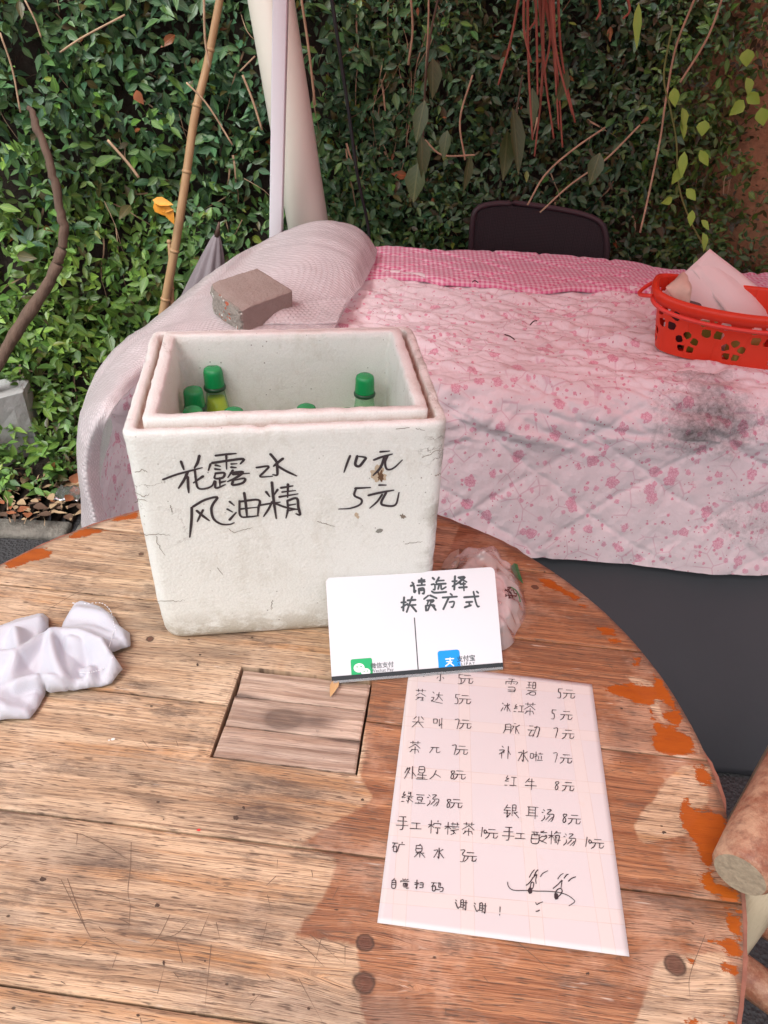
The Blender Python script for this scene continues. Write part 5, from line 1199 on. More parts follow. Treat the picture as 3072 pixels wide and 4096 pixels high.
# ================================================================== PAYMENT CARD
A = onz(1328, 2731, TZ+.001); Bc = onz(2013, 2674, TZ+.001); CW = np.linalg.norm(Bc-A); cu = (Bc-A)/CW; bk = np.array([-cu[1], cu[0], 0])
ph = R_(44); cv = bk*math.sin(ph)+np.array([0, 0, 1])*math.cos(ph); cn = np.cross(cu, cv); CH = .117
card = empty('payment_sign', A); tag(card, 'white acrylic payment sign with dark lettering leaning against the foam box', 'sign')
b = NB('white_print'); o = b.co(); b.fin(b.mix(b.noise(o, 12), (.69, .70, .73), (.73, .735, .76)), .25, Coat_Weight=.3); M_card = b.m
def card_poly(w0, w1, h0, h1, r, rs=(1, 1, 1, 1)):
    P = []
    for k, (x, y, a0) in enumerate([(w1, h1, 0), (w0, h1, 90), (w0, h0, 180), (w1, h0, 270)]):
        rr_ = r*rs[k] or 1e-5; cx = x+(-rr_ if x == w1 else rr_); cy = y+(-rr_ if y == h1 else rr_)
        for j in range(7): a = R_(a0+15*j); P.append((cx+rr_*math.cos(a), cy+rr_*math.sin(a)))
    return P
def slab(name, poly, O, U, V_, N_, z0, z1, m, parent=None, porg=np.zeros(3)):
    n_ = len(poly); P = [O+U*x+V_*y+N_*z-porg for z in (z0, z1) for x, y in poly]
    F_ = [tuple(range(n_))[::-1], tuple(n_+i for i in range(n_))]+[(i, (i+1) % n_, n_+(i+1) % n_, n_+i) for i in range(n_)]
    return mesh(name, P, F_, m, parent, False)
slab('panel', card_poly(0, CW, .004, CH, .006, (1, 1, .2, .2)), A, cu, cv, cn, -.0022, 0, M_card, card, A)
M_dark = simple('black_acrylic', (.025, .027, .03), .2); b = NB('clear_acrylic'); b.fin((.85, .87, .88), .08, Transmission_Weight=.8, IOR=1.45); M_clear = b.m
slab('bottom_strip', card_poly(0, CW, 0, .0068, .0005), A, cu, cv, cn, -.0025, .0009, M_dark, card, A)
slab('clear_foot', card_poly(.001, CW-.001, -.0006, .0022, .0003), A, cu, cv, cn, .001, .0028, M_clear, card, A)
slab('back_support', card_poly(CW*.35, CW*.65, 0, .05, .002), A-bk*.0, cu, -cv*0+np.array([0, 0, 1])*.35+bk*.93, np.cross(cu, np.array([0, 0, 1])*.35+bk*.93), -.003, -.001, M_clear, card, A)
CP = Plane(A, cu, cv, cn); ZC = lambda x, y: (1280+x*.5184, 2150+y*.5184)
CH2 = {'请': "1223|04242837|5191|7074|5292|4494|5659|56868979|5787", '选': "1021|04242717|0829 99|5033|4282|3494|5447|64677796", '择': "2018|0333|0644|41814454|4194|5585|4797|7479",
       '扶': "2018|0333|0644|4292|4595|7039|6599", '贫': "4012|5092|33736454|4335|2629|267678|5539|6689", '方': "5061|0292|4209|45756858", '式': "0272|2555|0555|2549? |0959|6066", }
CH2['选'] = "1021|04242717|082999|5033|4282|3494|5447|64677796"; CH2['式'] = "0393|1656|3638|0948|60768999|8091"
C = {'元': "2171|0494|342709|6467688896", '5': "313454675929|3181", '7': "217159", '8': "724233556668493837457372", '3': "21714475675929", '1': "5149", 'o': "4233364866655342",
 '芬': "1292|3133|6163|4416|5496|2777687959|4719", '达': "1122|05251708|072899|4393|615537|6497", '尖': "5154|3113|7193|0595|5409|5599", '叫': "1215|124245|1545|6267|6785|8189", '茶': "1191|3032|7072|5205|5295|2676|5459|3618|7688",
 '兀': "1383|3309|63688897", '外': "2105|134109|2445|6069|6497", '星': "2060642420|2262|2516|2686|1878|0999|5559", '人': "513609|4497", '绿': "2113330535|0828|5171|7174|5272|4494|6459|5556|4758|8575|6698",
 '豆': "1181|2363652523|3748|6657|0898", '汤': "1122|0313|092725|4171449488 79|6538|8659".replace(' ', ''), '雪': "2070|0204|029284|5044|2333|6373|26767929|2878", '碧': "1040|1242|0444|2024|5070745450|5272|1686|4709|3777793937",
 '冰': "1122|091725|6169|3353|5338|8264|6499", '水': "515948|134319|8254|5499", '红': "2113330535|0828|5292|7278|4898", '脉': "121609|124249|1444|1646|6171|7379|5363|6348|9274|7499", '动': "1141|0454|341848|4758|52928879|7149",
 '补': "2031|034306|2529|3544|7079|7396", '啦': "0222260602|4049|3353|3554|7172|6292|6467|8487|5898", '牛': "3104|2373|0696|5159", '银': "2004|1242|0444|0646|24282946|5058|507074|5272|5474|6599|8566", '耳': "1191|2127|7179|2373|2575|0797",
 '手': "7020|1383|0696|505839", '工': "1282|5258|0898", '柠': "2029|0343|2305|2345|7071|4243|429293|5595|757968", '檬': "2029|0343|2305|2345|4191|5052|8082|4393|5474|4695|6668|6849|5678", '酸': "0141|0343490903|1124|3134|0646|705191|5343|8393|6446|649468|5799",
 '梅': "2029|0343|2305|2345|6042|5191|5358|538379|4696|6465|6768", '矿': "0141|2105|1434381814|7071|5292|524739", '泉': "5041|2161652521|2363|5559|2646|4619|8666|5599", '自': "5041|2272792922|2474|2676", '觉': "2132|5142|8162|0304|031393|3538|357578|5549|656999",
 '扫': "202918|0343|0544|538388|5585|5888", '码': "0141|2105|1434381814|517174|6165959879|4777", '谢': "0112|032837|4147|416169|4363|4565|3767|7393|818978|7576", '!': "5156|5859", '、': "3344", '乐': "505848|3426|7486", '支': "0191|5053|1474|741809|3499"}
def chars(txt, cx, cy, w, h, table_, slx=0., sly=0.):
    out = []
    for s_ in table_[txt].replace(' ', '').split('|'):
        if not s_ or '?' in s_: continue
        pts = [(int(s_[i])-4.5, int(s_[i+1])-4.5) for i in range(0, len(s_)-1, 2)]
        out.append([(cx+(x/9*w)+y/9*h*slx, cy+(y/9*h)+x/9*w*sly) for x, y in pts])
    return out
M_char = simple('charcoal_print', (.055, .065, .072), .4)
L = []
for ch, x, y in [('请', 755, 376), ('选', 915, 366), ('择', 1076, 354), ('扶', 683, 517), ('贫', 846, 505), ('方', 1003, 492), ('式', 1168, 477)]:
    L += [[ZC(*p) for p in s_] for s_ in chars(ch, x, y, 112, 116, CH2, .06, -.07)]
strokes('heading_print', L, .00235, CP, M_char, card, A, .0003, .95, k=4)
strokes('divider_line', [[ZC(728, 620), ZC(757, 1015)]], .0012, CP, M_char, card, A, .0003, 1.)
def text(body, size, plane, q0, m, name, parent, porg, off=.0003, bold=0., rot=0., width=None):
    cu_ = bpy.data.curves.new(name, 'FONT'); cu_.body = body; cu_.size = 1; cu_.offset = bold; cu_.resolution_u = 3
    ob = bpy.data.objects.new(name, cu_); COL.objects.link(ob); dg = bpy.context.evaluated_depsgraph_get(); me = bpy.data.meshes.new_from_object(ob.evaluated_get(dg)); bpy.data.objects.remove(ob)
    V = np.array([v.co[:] for v in me.vertices])[:, :2]; V -= (V.min(0)+V.max(0))/2
    s_ = size if width is None else width/(V[:, 0].max()-V[:, 0].min()); sy_ = size if width is not None and size else s_
    V = V*np.array([s_, s_]); c_, sn = math.cos(rot), math.sin(rot); V = V @ np.array([[c_, sn], [-sn, c_]])
    P = plane.p3(V+q0, off)-porg
    for v, p in zip(me.vertices, P): v.co = p
    return link_mesh(name, me, m, parent, False)
def cq(x, y): return CP.px(*ZC(x, y))
rot0 = math.atan2(*(cq(1168, 477-50)-cq(683, 517-10))[::-1])*0
text('微信支付', 1, CP, cq(478, 984), M_char, 'print', card, A, bold=.012, width=np.linalg.norm(cq(568, 976)-cq(388, 990)))
text('Wechat Pay', 1, CP, cq(480, 1028), M_char, 'print', card, A, bold=.0, width=np.linalg.norm(cq(568, 1022)-cq(392, 1034)))
text('支付宝', 1, CP, cq(1125, 932), M_char, 'print', card, A, bold=.02, width=np.linalg.norm(cq(1195, 926)-cq(1053, 937)))
text('A L I P A Y', 1, CP, cq(1127, 974), M_char, 'print', card, A, bold=.01, width=np.linalg.norm(cq(1195, 970)-cq(1060, 978)))
def disc(cx, cy, rx, ry, n=26): return [(cx+rx*math.cos(i*2*math.pi/n), cy+ry*math.sin(i*2*math.pi/n)) for i in range(n)]
def flat(name, poly, plane, m, off, parent, porg): 
    P = plane.p3(np.array(poly), off)-porg; return mesh(name, P, [tuple(range(len(P)))], m, parent, False)
M_gr = simple('logo_green', (.01, .42, .14), .35); M_bl = simple('logo_blue', (.0, .30, .80), .35); M_wh = simple('logo_white', (.85, .87, .88), .35)
q_ = cq(323, 1018); e_ = .0121; ic = flat('green_icon', card_poly(q_[0]-e_, q_[0]+e_, q_[1]-e_, q_[1]+e_, .0022), CP, M_gr, .0003, card, A)
for dx_, dy_, r in ((-.003, .002, .0062), (.0042, -.0032, .0052)):
    flat('speech_bubble', disc(q_[0]+dx_, q_[1]+dy_, r, r*.82), CP, M_wh, .00045+.0001*(dx_ > 0), ic, np.zeros(3))
    for s_ in (-1, 1): flat('speech_dot', disc(q_[0]+dx_+s_*r*.36, q_[1]+dy_+r*.2, r*.14, r*.14, 10), CP, M_gr, .0006+.0001*(dx_ > 0), ic, np.zeros(3))
for o_ in ic.children: o_.matrix_parent_inverse = Matrix.Translation(-Vector(A))
q_ = cq(997, 957); e_ = .0128; ic = flat('blue_icon', card_poly(q_[0]-e_, q_[0]+e_, q_[1]-e_, q_[1]+e_, .003), CP, M_bl, .0003, card, A)
strokes('icon_mark', [[ZC(*p) for p in s_] for s_ in chars('支', 1000, 960, 62, 62, C, .0, -.06)], .0014, CP, M_wh, ic, A, .0005, .9)

# ================================================================== MENU SHEET
PP = Plane((0, 0, TZ+.0012), (1, 0, 0), (0, 1, 0), (0, 0, 1))
c4 = [onz(u, v, TZ+.0012) for u, v in [(1509, 3691), (2518, 3826), (2368, 2737), (1640, 2650)]]
V = []; 
for i in range(40):
    for j in range(54):
        s_, r_ = i/39, j/53; p = (c4[0]*(1-s_)+c4[1]*s_)*(1-r_)+(c4[3]*(1-s_)+c4[2]*s_)*r_; p = p.copy(); p[2] += .0003*float(fbm(np.array([s_*6.]), np.array([r_*7.]), 2)[0]); V.append(p)
pc_ = np.mean(c4, 0); menu = empty('menu_sheet', pc_); tag(menu, 'large white paper with a handwritten drinks price list lying on the round table', 'paper')
b = NB('taped_paper'); o = b.co()
rt_ = b.map(o, (1, 1, 1), (0, 0, 0), (0, 0, .05)); px_ = b.n('SeparateXYZ', Vector=rt_); py_ = b.n('SeparateXYZ', out=1, Vector=rt_)
def tape(ax_, per_, offs):
    v = b.mth('FRACT', b.mth('ADD', b.mth('MULTIPLY', ax_, 1/per_), offs)); e = b.mth('ABSOLUTE', b.mth('SUBTRACT', v, .5)); return e
e1, e2 = tape(px_, .058, .1), tape(py_, .062, .4)
ln = lambda e, p0: b.rng(b.mth('ABSOLUTE', b.mth('SUBTRACT', e, p0)), .007, .002)
nzp = b.noise(o, 30, 5, .7)
inside = b.mth('MAXIMUM', b.mth('LESS_THAN', e1, .10), b.mth('LESS_THAN', e2, .10))
lines_ = b.mth('MAXIMUM', ln(e1, .10), ln(e2, .10))
c = b.mix(b.noise(o, 5, 3), (.57, .525, .53), (.61, .57, .575)); c = b.mix(b.mth('MULTIPLY', inside, .16), c, (.74, .60, .46))
c = b.mix(b.mth('MULTIPLY', lines_, b.rng(nzp, .35, .65, .10, .55)), c, (.48, .33, .25))
c = b.mix(b.mth('MULTIPLY', b.rng(b.noise(o, 9, 6, .75), .60, .70), .25), c, (.58, .42, .26))
b.fin(c, .45, b.bump(b.mth('ADD', b.noise(o, 14, 4), b.mth('MULTIPLY', inside, .3)), .25, .0012)); M_menu = b.m
o_ = mesh('sheet', np.array(V)-pc_, grid_faces(40, 54), M_menu, menu, False); solid(o_, .0003)
ZA = (1500, 2680, .6028); ZB = (1500, 3200, .6329)
L = []
def put(Z, items, w=75, h=82):
    for it in items:
        ch, x, y = it[:3]; ww = it[3] if len(it) > 3 else (w if ch not in '1o3578!' else 48); hh_ = it[4] if len(it) > 4 else (h if ch not in 'o、' else 34)
        if ch == '乐': ww, hh_ = 70, 50
        if ch in '、': ww, hh_ = 40, 34
        if ch == '元': ww = max(ww, 78); hh_ = 66
        if ch in '1578': hh_ = 68
        for s_ in chars(ch, x, y, ww, hh_, C, -.05, .05): L.append([(Z[0]+a_*Z[2], Z[1]+b__*Z[2]) for a_, b__ in s_])
put(ZA, [('、', 328, 48), ('乐', 430, 50), ('5', 565, 58), ('元', 612, 62), ('芬', 300, 160), ('达', 412, 180), ('5', 543, 190), ('元', 597, 197), ('尖', 285, 342), ('叫', 415, 350, 70, 78), ('7', 543, 357), ('元', 600, 360), ('茶', 262, 515), ('兀', 398, 525, 70, 55), ('7', 524, 528), ('元', 577, 533),
 ('外', 235, 682), ('星', 312, 685), ('人', 400, 693, 72, 66), ('8', 513, 690), ('元', 562, 697), ('绿', 215, 843), ('豆', 300, 858, 66, 72), ('汤', 385, 862), ('8', 487, 880), ('元', 540, 887),
 ('雪', 905, 102), ('碧', 1042, 125), ('5', 1225, 152), ('元', 1288, 160), ('冰', 868, 245, 62, 60), ('红', 955, 255, 66, 60), ('茶', 1025, 260), ('5', 1183, 292), ('元', 1270, 302), ('脉', 905, 385, 105, 74), ('动', 1052, 405), ('7', 1197, 415), ('元', 1282, 427),
 ('补', 862, 548), ('水', 980, 565), ('啦', 1072, 575, 82, 62), ('7', 1194, 580), ('元', 1268, 590), ('红', 900, 735), ('牛', 1035, 755), ('8', 1205, 762), ('元', 1282, 774)])
put(ZB, [('银', 862, 72, 95, 78), ('耳', 992, 78), ('汤', 1092, 95), ('8', 1197, 110), ('元', 1260, 124), ('手', 172, 148), ('工', 258, 162, 70, 52), ('柠', 375, 172), ('檬', 485, 182, 88, 76), ('茶', 588, 185), ('1', 675, 200), ('o', 698, 200), ('元', 737, 214), ('手', 842, 215), ('工', 918, 226, 64, 48), ('酸', 1038, 235, 96, 76), ('梅', 1135, 240), ('汤', 1230, 248),
 ('1', 1336, 262), ('o', 1360, 262), ('元', 1407, 277), ('矿', 148, 300, 78, 66), ('泉', 280, 322), ('水', 400, 332, 72, 70), ('3', 553, 350), ('元', 602, 360), ('自', 118, 526, 40, 58), ('觉', 188, 525, 52, 62), ('扫', 280, 534, 58, 52), ('码', 392, 550, 72, 62), ('谢', 545, 660, 74, 66), ('谢', 665, 680, 78, 66), ('!', 788, 700, 20, 60)])
dood = ["838,520 842,545 860,565 890,573 960,573 1020,577 1090,578 1160,585 1210,600 1245,622 1262,640 1250,655 1225,670", "955,540 975,525 990,505 1000,490 1022,472 1015,505 1018,530", "980,560 985,530 995,520 1003,530 998,555 985,570", "975,490 990,462 1008,442", "1005,480 1018,455 1030,442", "1045,485 1060,465 1092,448", "1125,560 1150,540 1170,520 1182,508 1178,535 1175,560", "1135,600 1148,572 1168,560 1182,570 1178,590 1160,610 1145,615", "1155,500 1170,478 1190,465", "1195,495 1210,475 1222,470", "1222,515 1240,498 1268,486", "1015,650 1022,662 1035,655 1060,645", "1017,705 1028,703 1040,697"]
L += [[(ZB[0]+a_*ZB[2], ZB[1]+b__*ZB[2]) for a_, b__ in sparse(s_)] for s_ in dood]
M_pen = simple('pen_ink', (.03, .02, .025), .6)
PP2 = Plane((0, 0, TZ+.0016), (1, 0, 0), (0, 1, 0), (0, 0, 1))
strokes('handwriting', L, .00088, PP2, M_pen, menu, pc_, .0003, .7, k=4)
for u, v in ((980, 575), (1146, 612)):
    blob('ink_blot', ZB[0]+u*ZB[2], ZB[1]+v*ZB[2], 8.5, 13, PP2, M_pen, .0004, 3, menu, pc_, rough=.3)
# dead leaf under the sign corner
o_ = one_leaf('dead_leaf', 1345, 2722, .565, -1.5, .022, .5, M_bam, None, np.zeros(3)); 
V, Fc, U, T = place_leaves(onz(1350, 2715, TZ+.002)[None], np.array([[-.25, -1, .02]]), np.array([[0, .2, 1.]]), np.array([.026]), np.array([.38]), np.zeros((1, 3)))
bpy.data.objects.remove(o_); o_ = mesh('dead_leaf', V, Fc, simple('tan_leaf', (.55, .33, .15), .6), None); tag(o_, 'small tan dead leaf under the left bottom corner of the payment sign', 'leaf')

# ================================================================== PLASTIC BAG OF CAT FOOD
BGP = [(1768, 2290), (1790, 2225), (1850, 2185), (1885, 2168), (2000, 2182), (2015, 2215), (2060, 2240), (2080, 2290), (2100, 2345), (2112, 2415), (2090, 2460), (2070, 2495), (2063, 2530), (2035, 2552), (2000, 2560), (1900, 2560), (1800, 2440)]
def region(poly, step):
    out = []
    for i in range(len(poly)):
        a, c = poly[i], poly[(i+1) % len(poly)]; k = max(1, int(np.hypot(*(c-a))/step))
        for j in range(k): out.append(a*(1-j/k)+c*j/k)
    out = np.array(out); lo, hi = out.min(0), out.max(0)
    gx, gy = np.meshgrid(np.arange(lo[0]+step*.5, hi[0], step), np.arange(lo[1]+step*.5, hi[1], step), indexing='ij'); gp = np.stack([gx.ravel(), gy.ravel()], -1)
    s_ = sdf(gp, out); gp = gp[s_ > step*.45]
    r = delaunay_2d_cdt([Vector(p) for p in np.vstack([out, gp])], [], [list(range(len(out)))], 1, 1e-7)
    P = np.array([v[:] for v in r[0]]); F_ = np.array([list(f) for f in r[2] if len(f) == 3]); s_ = np.maximum(sdf(P, out), 0)
    # average-with-neighbours operator
    E = np.vstack([F_[:, [0, 1]], F_[:, [1, 2]], F_[:, [2, 0]]]); E = np.vstack([E, E[:, ::-1]]); cnt = np.bincount(E[:, 0], minlength=len(P)).astype(float)
    def blur(h, n_):
        for _ in range(n_): h = .5*h+.5*np.bincount(E[:, 0], h[E[:, 1]], len(P))/np.maximum(cnt, 1)
        return h
    return P, F_, s_, blur
BQ = np.array([onz(u, v, TZ+.02)[:2] for u, v in BGP]); BQ = crom(np.vstack([BQ, BQ[:1]]), 60)[:-1]
lo, hi = BQ.min(0), BQ.max(0); GP, Fb, sd_, _bl = region(BQ, .0022)
# facetted crumple: distance-blended random planes
cen = rng.uniform(lo, hi, (95, 2)); sl = rng.normal(0, .75, (95, 2)); hz_ = rng.uniform(.0, .014, 95)
D = np.hypot(GP[:, None, 0]-cen[None, :, 0], GP[:, None, 1]-cen[None, :, 1]); kk = np.argsort(D, 1)[:, :3]
hv_ = np.zeros(len(GP)); wsum = 0
for j in range(3):
    i_ = kk[:, j]; w_ = 1/(D[np.arange(len(GP)), i_]+.002)**4; hv_ = hv_+w_*(hz_[i_]+((GP-cen[i_])*sl[i_]).sum(1)*.55); wsum = wsum+w_
hv_ = hv_/wsum
hh_ = TZ+.0015+.036*np.clip(sd_/.05, 0, 1)**.6+_bl(hv_, 1)*np.clip(sd_/.012, .15, 1)
Vb = np.c_[GP, np.maximum(hh_, TZ+.0012)]
b = NB('clear_pink_film'); o = b.co()
nb_ = b.bump(b.n('TexVoronoi', Vector=b.map(o, (1, 1, 1)), Scale=32.0), .8, .01)
gl = b.t.nodes.new('ShaderNodeBsdfTransparent'); gl.inputs[0].default_value = (.97, .90, .89, 1)
b.fin((.92, .86, .86), .12, nb_, Specular_IOR_Level=.9)
mm_ = b.t.nodes.new('ShaderNodeMixShader'); mm_.inputs[0].default_value = .66
b.t.links.new(b.p.outputs[0], mm_.inputs[1]); b.t.links.new(gl.outputs[0], mm_.inputs[2]); b.t.links.new(mm_.outputs[0], b.out.inputs[0]); M_film = b.m
bagc = np.array([.14, .74, TZ]); bag = empty('plastic_bag', bagc); tag(bag, 'crumpled translucent pink plastic bag with a green leaf mark behind the payment sign', 'plastic bag')
mesh('film', Vb-bagc, Fb, M_film, bag, False)
# inner pouch with pale printed side
cI = BQ.mean(0); VI = Vb.copy(); VI[:, :2] = cI+(VI[:, :2]-cI)*.60; VI[:, 2] = TZ+.001+(VI[:, 2]-TZ)*.62
mesh('inner_pouch', VI-bagc, Fb, simple('pouch_pink', (.78, .60, .58), .5, 30, .2), bag)
def drop_on(px_list, m, name, k=3, lift=.0012):
    """a small print following the bag's top: each pixel falls on the film"""
    P = []
    for u, v in px_list:
        z = TZ+.03
        for _ in range(6):
            p = onz(u, v, z); i_ = np.argmin(np.hypot(GP[:, 0]-p[0], GP[:, 1]-p[1])); z = Vb[i_, 2] if sd_[i_] > 0 else TZ+.01
        P.append(p+np.array([0, -.5, 1])*lift)
    return P
def print_poly(name, pts, m, lift=.0015):
    P = drop_on(pts, m, name, lift=lift); c_ = np.mean(P, 0); n_ = len(P); return mesh(name, np.array([c_]+P)-bagc, [(0, 1+i, 1+(i+1) % n_) for i in range(n_)], m, bag, False)
M_lg = simple('leaf_print', (.045, .16, .06), .3); M_mr = simple('maroon_print', (.09, .02, .02), .35); M_fur = simple('fur_print', (.52, .40, .32), .5, 90, .3); M_eye = simple('eye_print', (.16, .15, .07), .4)
ZG = lambda x, y: (1750+x*.2411, 2150+y*.2411)
print_poly('leaf_print', [ZG(*p) for p in [(1215, 490), (1260, 440), (1320, 460), (1350, 560), (1380, 670), (1420, 790), (1370, 750), (1290, 660), (1240, 580)]], M_lg, .003)
print_poly('fur_print', [ZG(*p) for p in [(60, 520), (110, 390), (220, 260), (355, 200), (360, 400), (320, 510), (190, 530)]], M_fur, .002)
for x, y in ((215, 335), (165, 448)): print_poly('eye_print', [(ZG(x, y)[0]+6.5*math.cos(a)*1.0, ZG(x, y)[1]+5.5*math.sin(a)) for a in np.linspace(0, 6.28, 10)[:-1]], M_eye, .0035)
MIAO = ["1115,870 1150,905 1210,940", "1110,900 1200,860 1205,840 1150,850", "1160,880 1215,935", "1120,965 1170,990 1180,1025", "1120,990 1200,975 1300,985", "1170,945 1200,1020", "1215,940 1240,1010", "1250,880 1270,940 1310,950 1290,1000", "1215,890 1250,885"]
for nm, LL, w in (('maroon_print', MIAO, .0017),):
    mb = MB()
    for s_ in LL:
        P = np.array(drop_on([ZG(*p) for p in sparse(s_)], M_mr, nm, lift=.003)); P = smooth_poly(P, 3); mb.tube(P-bagc, w*.4, 5)
    mb.build(nm, M_mr, bag)
P = smooth_poly(np.array(drop_on([ZG(*p) for p in [(1215, 840), (1280, 880), (1320, 930), (1350, 1010), (1365, 1085)]], M_lg, '', lift=.003)), 3); mb = MB(); mb.tube(P-bagc, .0008, 5); mb.build('stem_print', M_lg, bag)
aP = np.array(drop_on([ZG(1425, 1105), ZG(1385, 910)], M_mr, '', lift=.004)); d_ = aP[1]-aP[0]; Ld = np.linalg.norm(d_); d_ /= Ld; nn_ = np.array([.45, -.55, .75]); vv_ = np.cross(nn_, d_); vv_ /= np.linalg.norm(vv_); nn_ = np.cross(d_, vv_)
text('anmiao', 1, Plane((aP[0]+aP[1])/2, d_, vv_, nn_), np.zeros(2), M_mr, 'small_print', bag, bagc, off=.001, width=Ld)

# ================================================================== WHITE SHIRT RAG
CL = [(-260, 2560), (-200, 2440), (0, 2492), (60, 2460), (165, 2436), (185, 2455), (188, 2500), (172, 2532), (236, 2515), (250, 2470), (292, 2400), (325, 2388), (400, 2412), (450, 2450), (475, 2495), (512, 2515), (516, 2572), (485, 2580), (442, 2602), (486, 2672), (440, 2715), (350, 2735), (270, 2748), (262, 2755), (200, 2757), (178, 2748), (150, 2800), (110, 2855), (0, 2862), (-150, 2880), (-270, 2780)]
CQ = np.array([onz(u, v, TZ+.012)[:2] for u, v in CL])
RIDG = [  # px polyline, height, width(m)
 ([(-60, 2620), (80, 2600), (180, 2530), (300, 2518), (400, 2560), (500, 2560)], .040, .016), ([(270, 2545), (330, 2555), (400, 2565), (440, 2600), (480, 2665)], .036, .013), ([(200, 2520), (215, 2600), (250, 2680), (300, 2725)], .040, .014),
 ([(0, 2745), (90, 2705), (190, 2695), (270, 2720)], .034, .012), ([(300, 2400), (400, 2420), (455, 2480), (505, 2540)], .018, .014), ([(320, 2635), (350, 2640), (345, 2680)], .024, .008), ([(-100, 2520), (40, 2480), (175, 2445)], .026, .016),
 ([(60, 2510), (70, 2600), (30, 2700), (10, 2740)], .038, .012), ([(30, 2780), (60, 2740), (170, 2730)], .016, .012), ([(240, 2480), (330, 2470), (440, 2500)], .016, .010), ([(180, 2745), (220, 2715), (265, 2745)], .018, .007), ([(-200, 2700), (-60, 2740), (40, 2840)], .022, .02)]
VAL = [([(175, 2532), (120, 2600), (40, 2680), (15, 2735)], .020, .005), ([(230, 2540), (240, 2620), (270, 2700), (300, 2735)], .022, .006), ([(330, 2560), (330, 2610), (300, 2660), (280, 2700)], .018, .006), ([(10, 2750), (120, 2720), (180, 2720)], .018, .005), ([(250, 2515), (320, 2508), (430, 2540), (440, 2600)], .010, .005)]
def dseg(P, line):
    Q = np.array([onz(u, v, TZ+.03)[:2] for u, v in line]); Q = crom(Q, 20) if len(Q) > 2 else Q; d = np.full(len(P), 9.)
    for i in range(len(Q)-1):
        e = Q[i+1]-Q[i]; w = P-Q[i]; t_ = np.clip((w @ e)/(e @ e+1e-12), 0, 1); d = np.minimum(d, np.hypot(*(w-t_[:, None]*e).T))
    return d
GC, Fc_, sdc, _bl = region(CQ, .0024); H = .008+.006*(fbm(GC[:, 0]*14, GC[:, 1]*14, 3)+.5)
for ln_, h_, w_ in RIDG:
    d = dseg(GC, ln_); H = np.maximum(H, h_*np.exp(-(d/w_)**1.25)+.004)
H = H+.0022*fbm(GC[:, 0]*40+GC[:, 1]*20, GC[:, 1]*40, 7, 2)
for ln_, h_, w_ in VAL:
    d = dseg(GC, ln_); H = H-h_*.55*np.exp(-(d/w_)**2)
H = np.maximum(H, .003)
H = _bl(H, 2)
H = .78*H*np.clip(sdc/.006+.18, .12, 1)**.7
Vc = np.c_[GC, TZ+.0008+H]
# pull outline vertices exactly to the edge for a clean hem
for k in range(3):
    pass
b = NB('white_jersey'); o = b.co(); w1_ = b.noise(b.map(o, (1, 1, 1)), 700, 2)
stn_ = b.mth('MULTIPLY', b.rng(b.noise(o, 30, 6, .75), .5, .68), b.mth('MULTIPLY', b.rng(b.n('SeparateXYZ', Vector=o), -.42, -.455), b.rng(b.n('SeparateXYZ', out=1, Vector=o), .585, .61)))
c = b.mix(b.noise(o, 14, 4), (.50, .505, .565), (.57, .575, .63)); c = b.mix(b.mth('MULTIPLY', stn_, .6), c, (.50, .36, .27))
b.fin(c, .6, b.bump(b.mth('ADD', w1_, b.mth('MULTIPLY', b.noise(o, 60, 4), 2)), .3, .001), Sheen_Weight=.2, Subsurface_Weight=.05, Subsurface_Scale=.005); M_jer = b.m
rag = mesh('rag', Vc, Fc_, M_jer); tag(rag, 'crumpled white shirt rag lying on the round table at the left edge', 'cloth'); solid(rag, .0011, 1)
# seams on the rag
def on_rag(u, v):
    z = TZ+.02
    for _ in range(6):
        p = onz(u, v, z); i_ = np.argmin((GC[:, 0]-p[0])**2+(GC[:, 1]-p[1])**2); z = TZ+H[i_]+.0022
    return p
M_seam = simple('seam_thread', (.80, .80, .84), .6)
for pts in [[(290, 2412), (350, 2414), (405, 2412), (440, 2440), (452, 2480), (462, 2520)], [(455, 2525), (445, 2560), (435, 2590)], [(450, 2630), (420, 2670), (360, 2690), (320, 2690)]]:
    P = crom(np.array([on_rag(u, v) for u, v in pts]), 40); mb = MB()
    for i in range(0, 39, 2): mb.tube(P[i:i+2], .0006, 5)
    mb.build('stitching', M_seam, rag)

# ================================================================== LOG CHAIR
M_end = simple('log_end', (.29, .235, .165), .9, 240, .5, 150, .8, .002)
b = NB('peeled_log'); o = b.co(); ns = b.noise(b.map(o, (1, 1, 1), rot=(0, 0, 0)), 26, 6, .75); ns2 = b.noise(o, 110, 4, .7)
c = b.mix(b.rng(ns, .42, .62), (.24, .085, .045), (.43, .26, .165)); c = b.mix(b.mth('MULTIPLY', b.rng(ns2, .5, .7), .5), c, (.12, .05, .035))
b.fin(c, .55, b.bump(b.mth('ADD', ns, ns2), .5, .003)); M_log = b.m
b = NB('grey_post'); o = b.co(); ns = b.noise(b.map(o, (40, 40, 4)), 1, 6, .7); b.fin(b.mix(b.rng(ns, .4, .65), (.52, .42, .29), (.24, .17, .11)), .75, b.bump(ns, .7, .004)); M_post = b.m
E0 = onz(2958, 3500, .800); 
r_ = ray(2925, 3492); z_a = .800
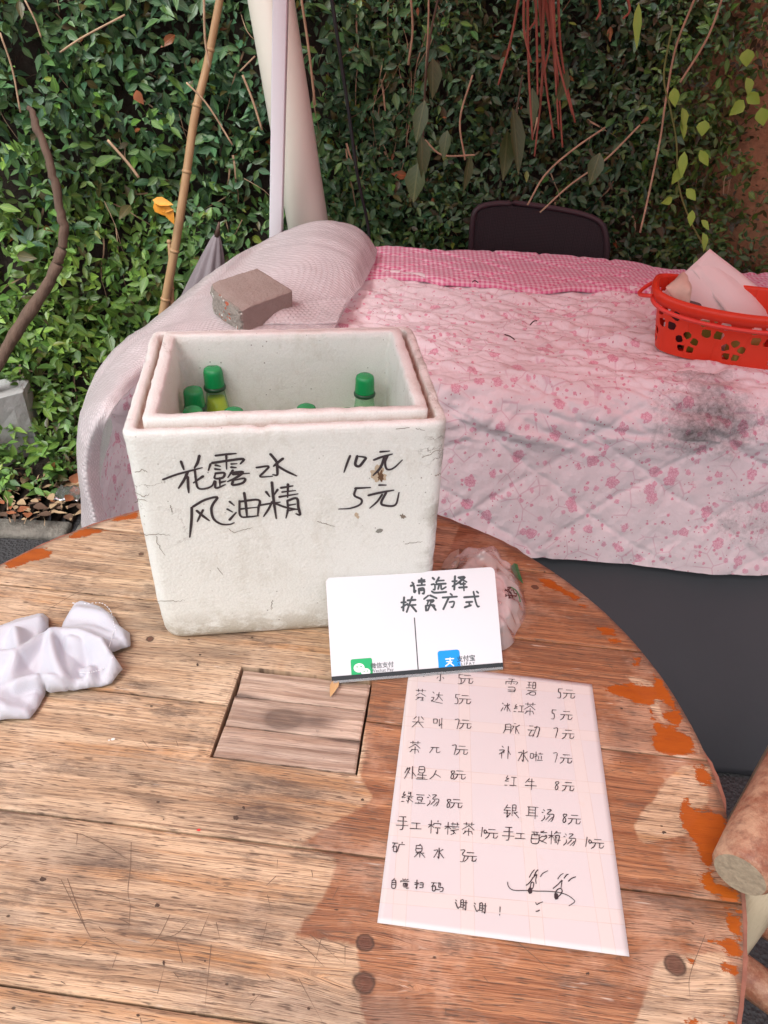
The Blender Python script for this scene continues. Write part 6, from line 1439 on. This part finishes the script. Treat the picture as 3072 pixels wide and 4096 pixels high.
ddir = onz(3100, 3215, .800)-E0; ddir /= np.linalg.norm(ddir); ddir = np.array([ddir[0], ddir[1], .02]); ddir /= np.linalg.norm(ddir)
lc = empty('log_chair', (E0[0]+.25, E0[1]+.05, 0)); lorg = np.array(lc.location); tag(lc, 'rustic log chair pushed against the right rim of the round table', 'chair')
def log(name, a, c_, r0, r1, m, seg=24, parent=lc, jitter=.06, rim=True):
    n_ = 26; P = np.array([a*(1-i/(n_-1))+c_*i/(n_-1) for i in range(n_)]); rr_ = np.linspace(r0, r1, n_)*(1+.03*np.sin(np.arange(n_)*.7))
    if rim: rr_[0] *= .86; rr_[1] *= .985; P[1] = P[0]+(P[2]-P[0])*.12
    V, F_ = tube(P-lorg, rr_, seg); V = V+jitter*r0*np.stack([fbm(V[:, 0]*40+V[:, 2]*20, V[:, 1]*40, s_) for s_ in (1, 2, 3)], -1)*1.5
    F_b, F_cap = F_[:-2], F_[-2:]
    o_ = mesh(name, V, F_, m, parent); o_.data.materials.append(M_end)
    for k in (-1, -2): o_.data.polygons[len(o_.data.polygons)+k].material_index = 1; o_.data.polygons[len(o_.data.polygons)+k].use_smooth = False
    return o_
LE = E0+ddir*.50
log('armrest', E0, LE, .0245, .028, M_log)
perp = np.array([ddir[1], -ddir[0], 0.]); perp /= np.linalg.norm(perp)
other = perp*.52
log('armrest', E0+other, LE+other, .0265, .030, M_log)
for s_ in (0, 1):
    o2 = other*s_
    fp = onz(3060, 3640, .760)
    pt = E0+ddir*.055+o2; 
    log('front_leg', np.array([pt[0]+.012, pt[1]-.014, .785]), np.array([pt[0]+.012, pt[1]-.014, 0]), .024, .030, M_post)
    pb = LE-ddir*.04+o2; log('back_leg', np.array([pb[0], pb[1], 1.02]), np.array([pb[0], pb[1], 0]), .024, .028, M_post)
for k in range(5):
    a = E0+ddir*(.07+.085*k); a = np.array([a[0], a[1], .43]); log('seat_log', a, a+other, .022, .022, M_log, 14)
for k in range(3):
    a = LE-ddir*.04; a = np.array([a[0], a[1], .62+.15*k]); log('back_rail', a, a+other, .018, .018, M_log, 14)
# curved brace under the arm
pt = E0+ddir*.03
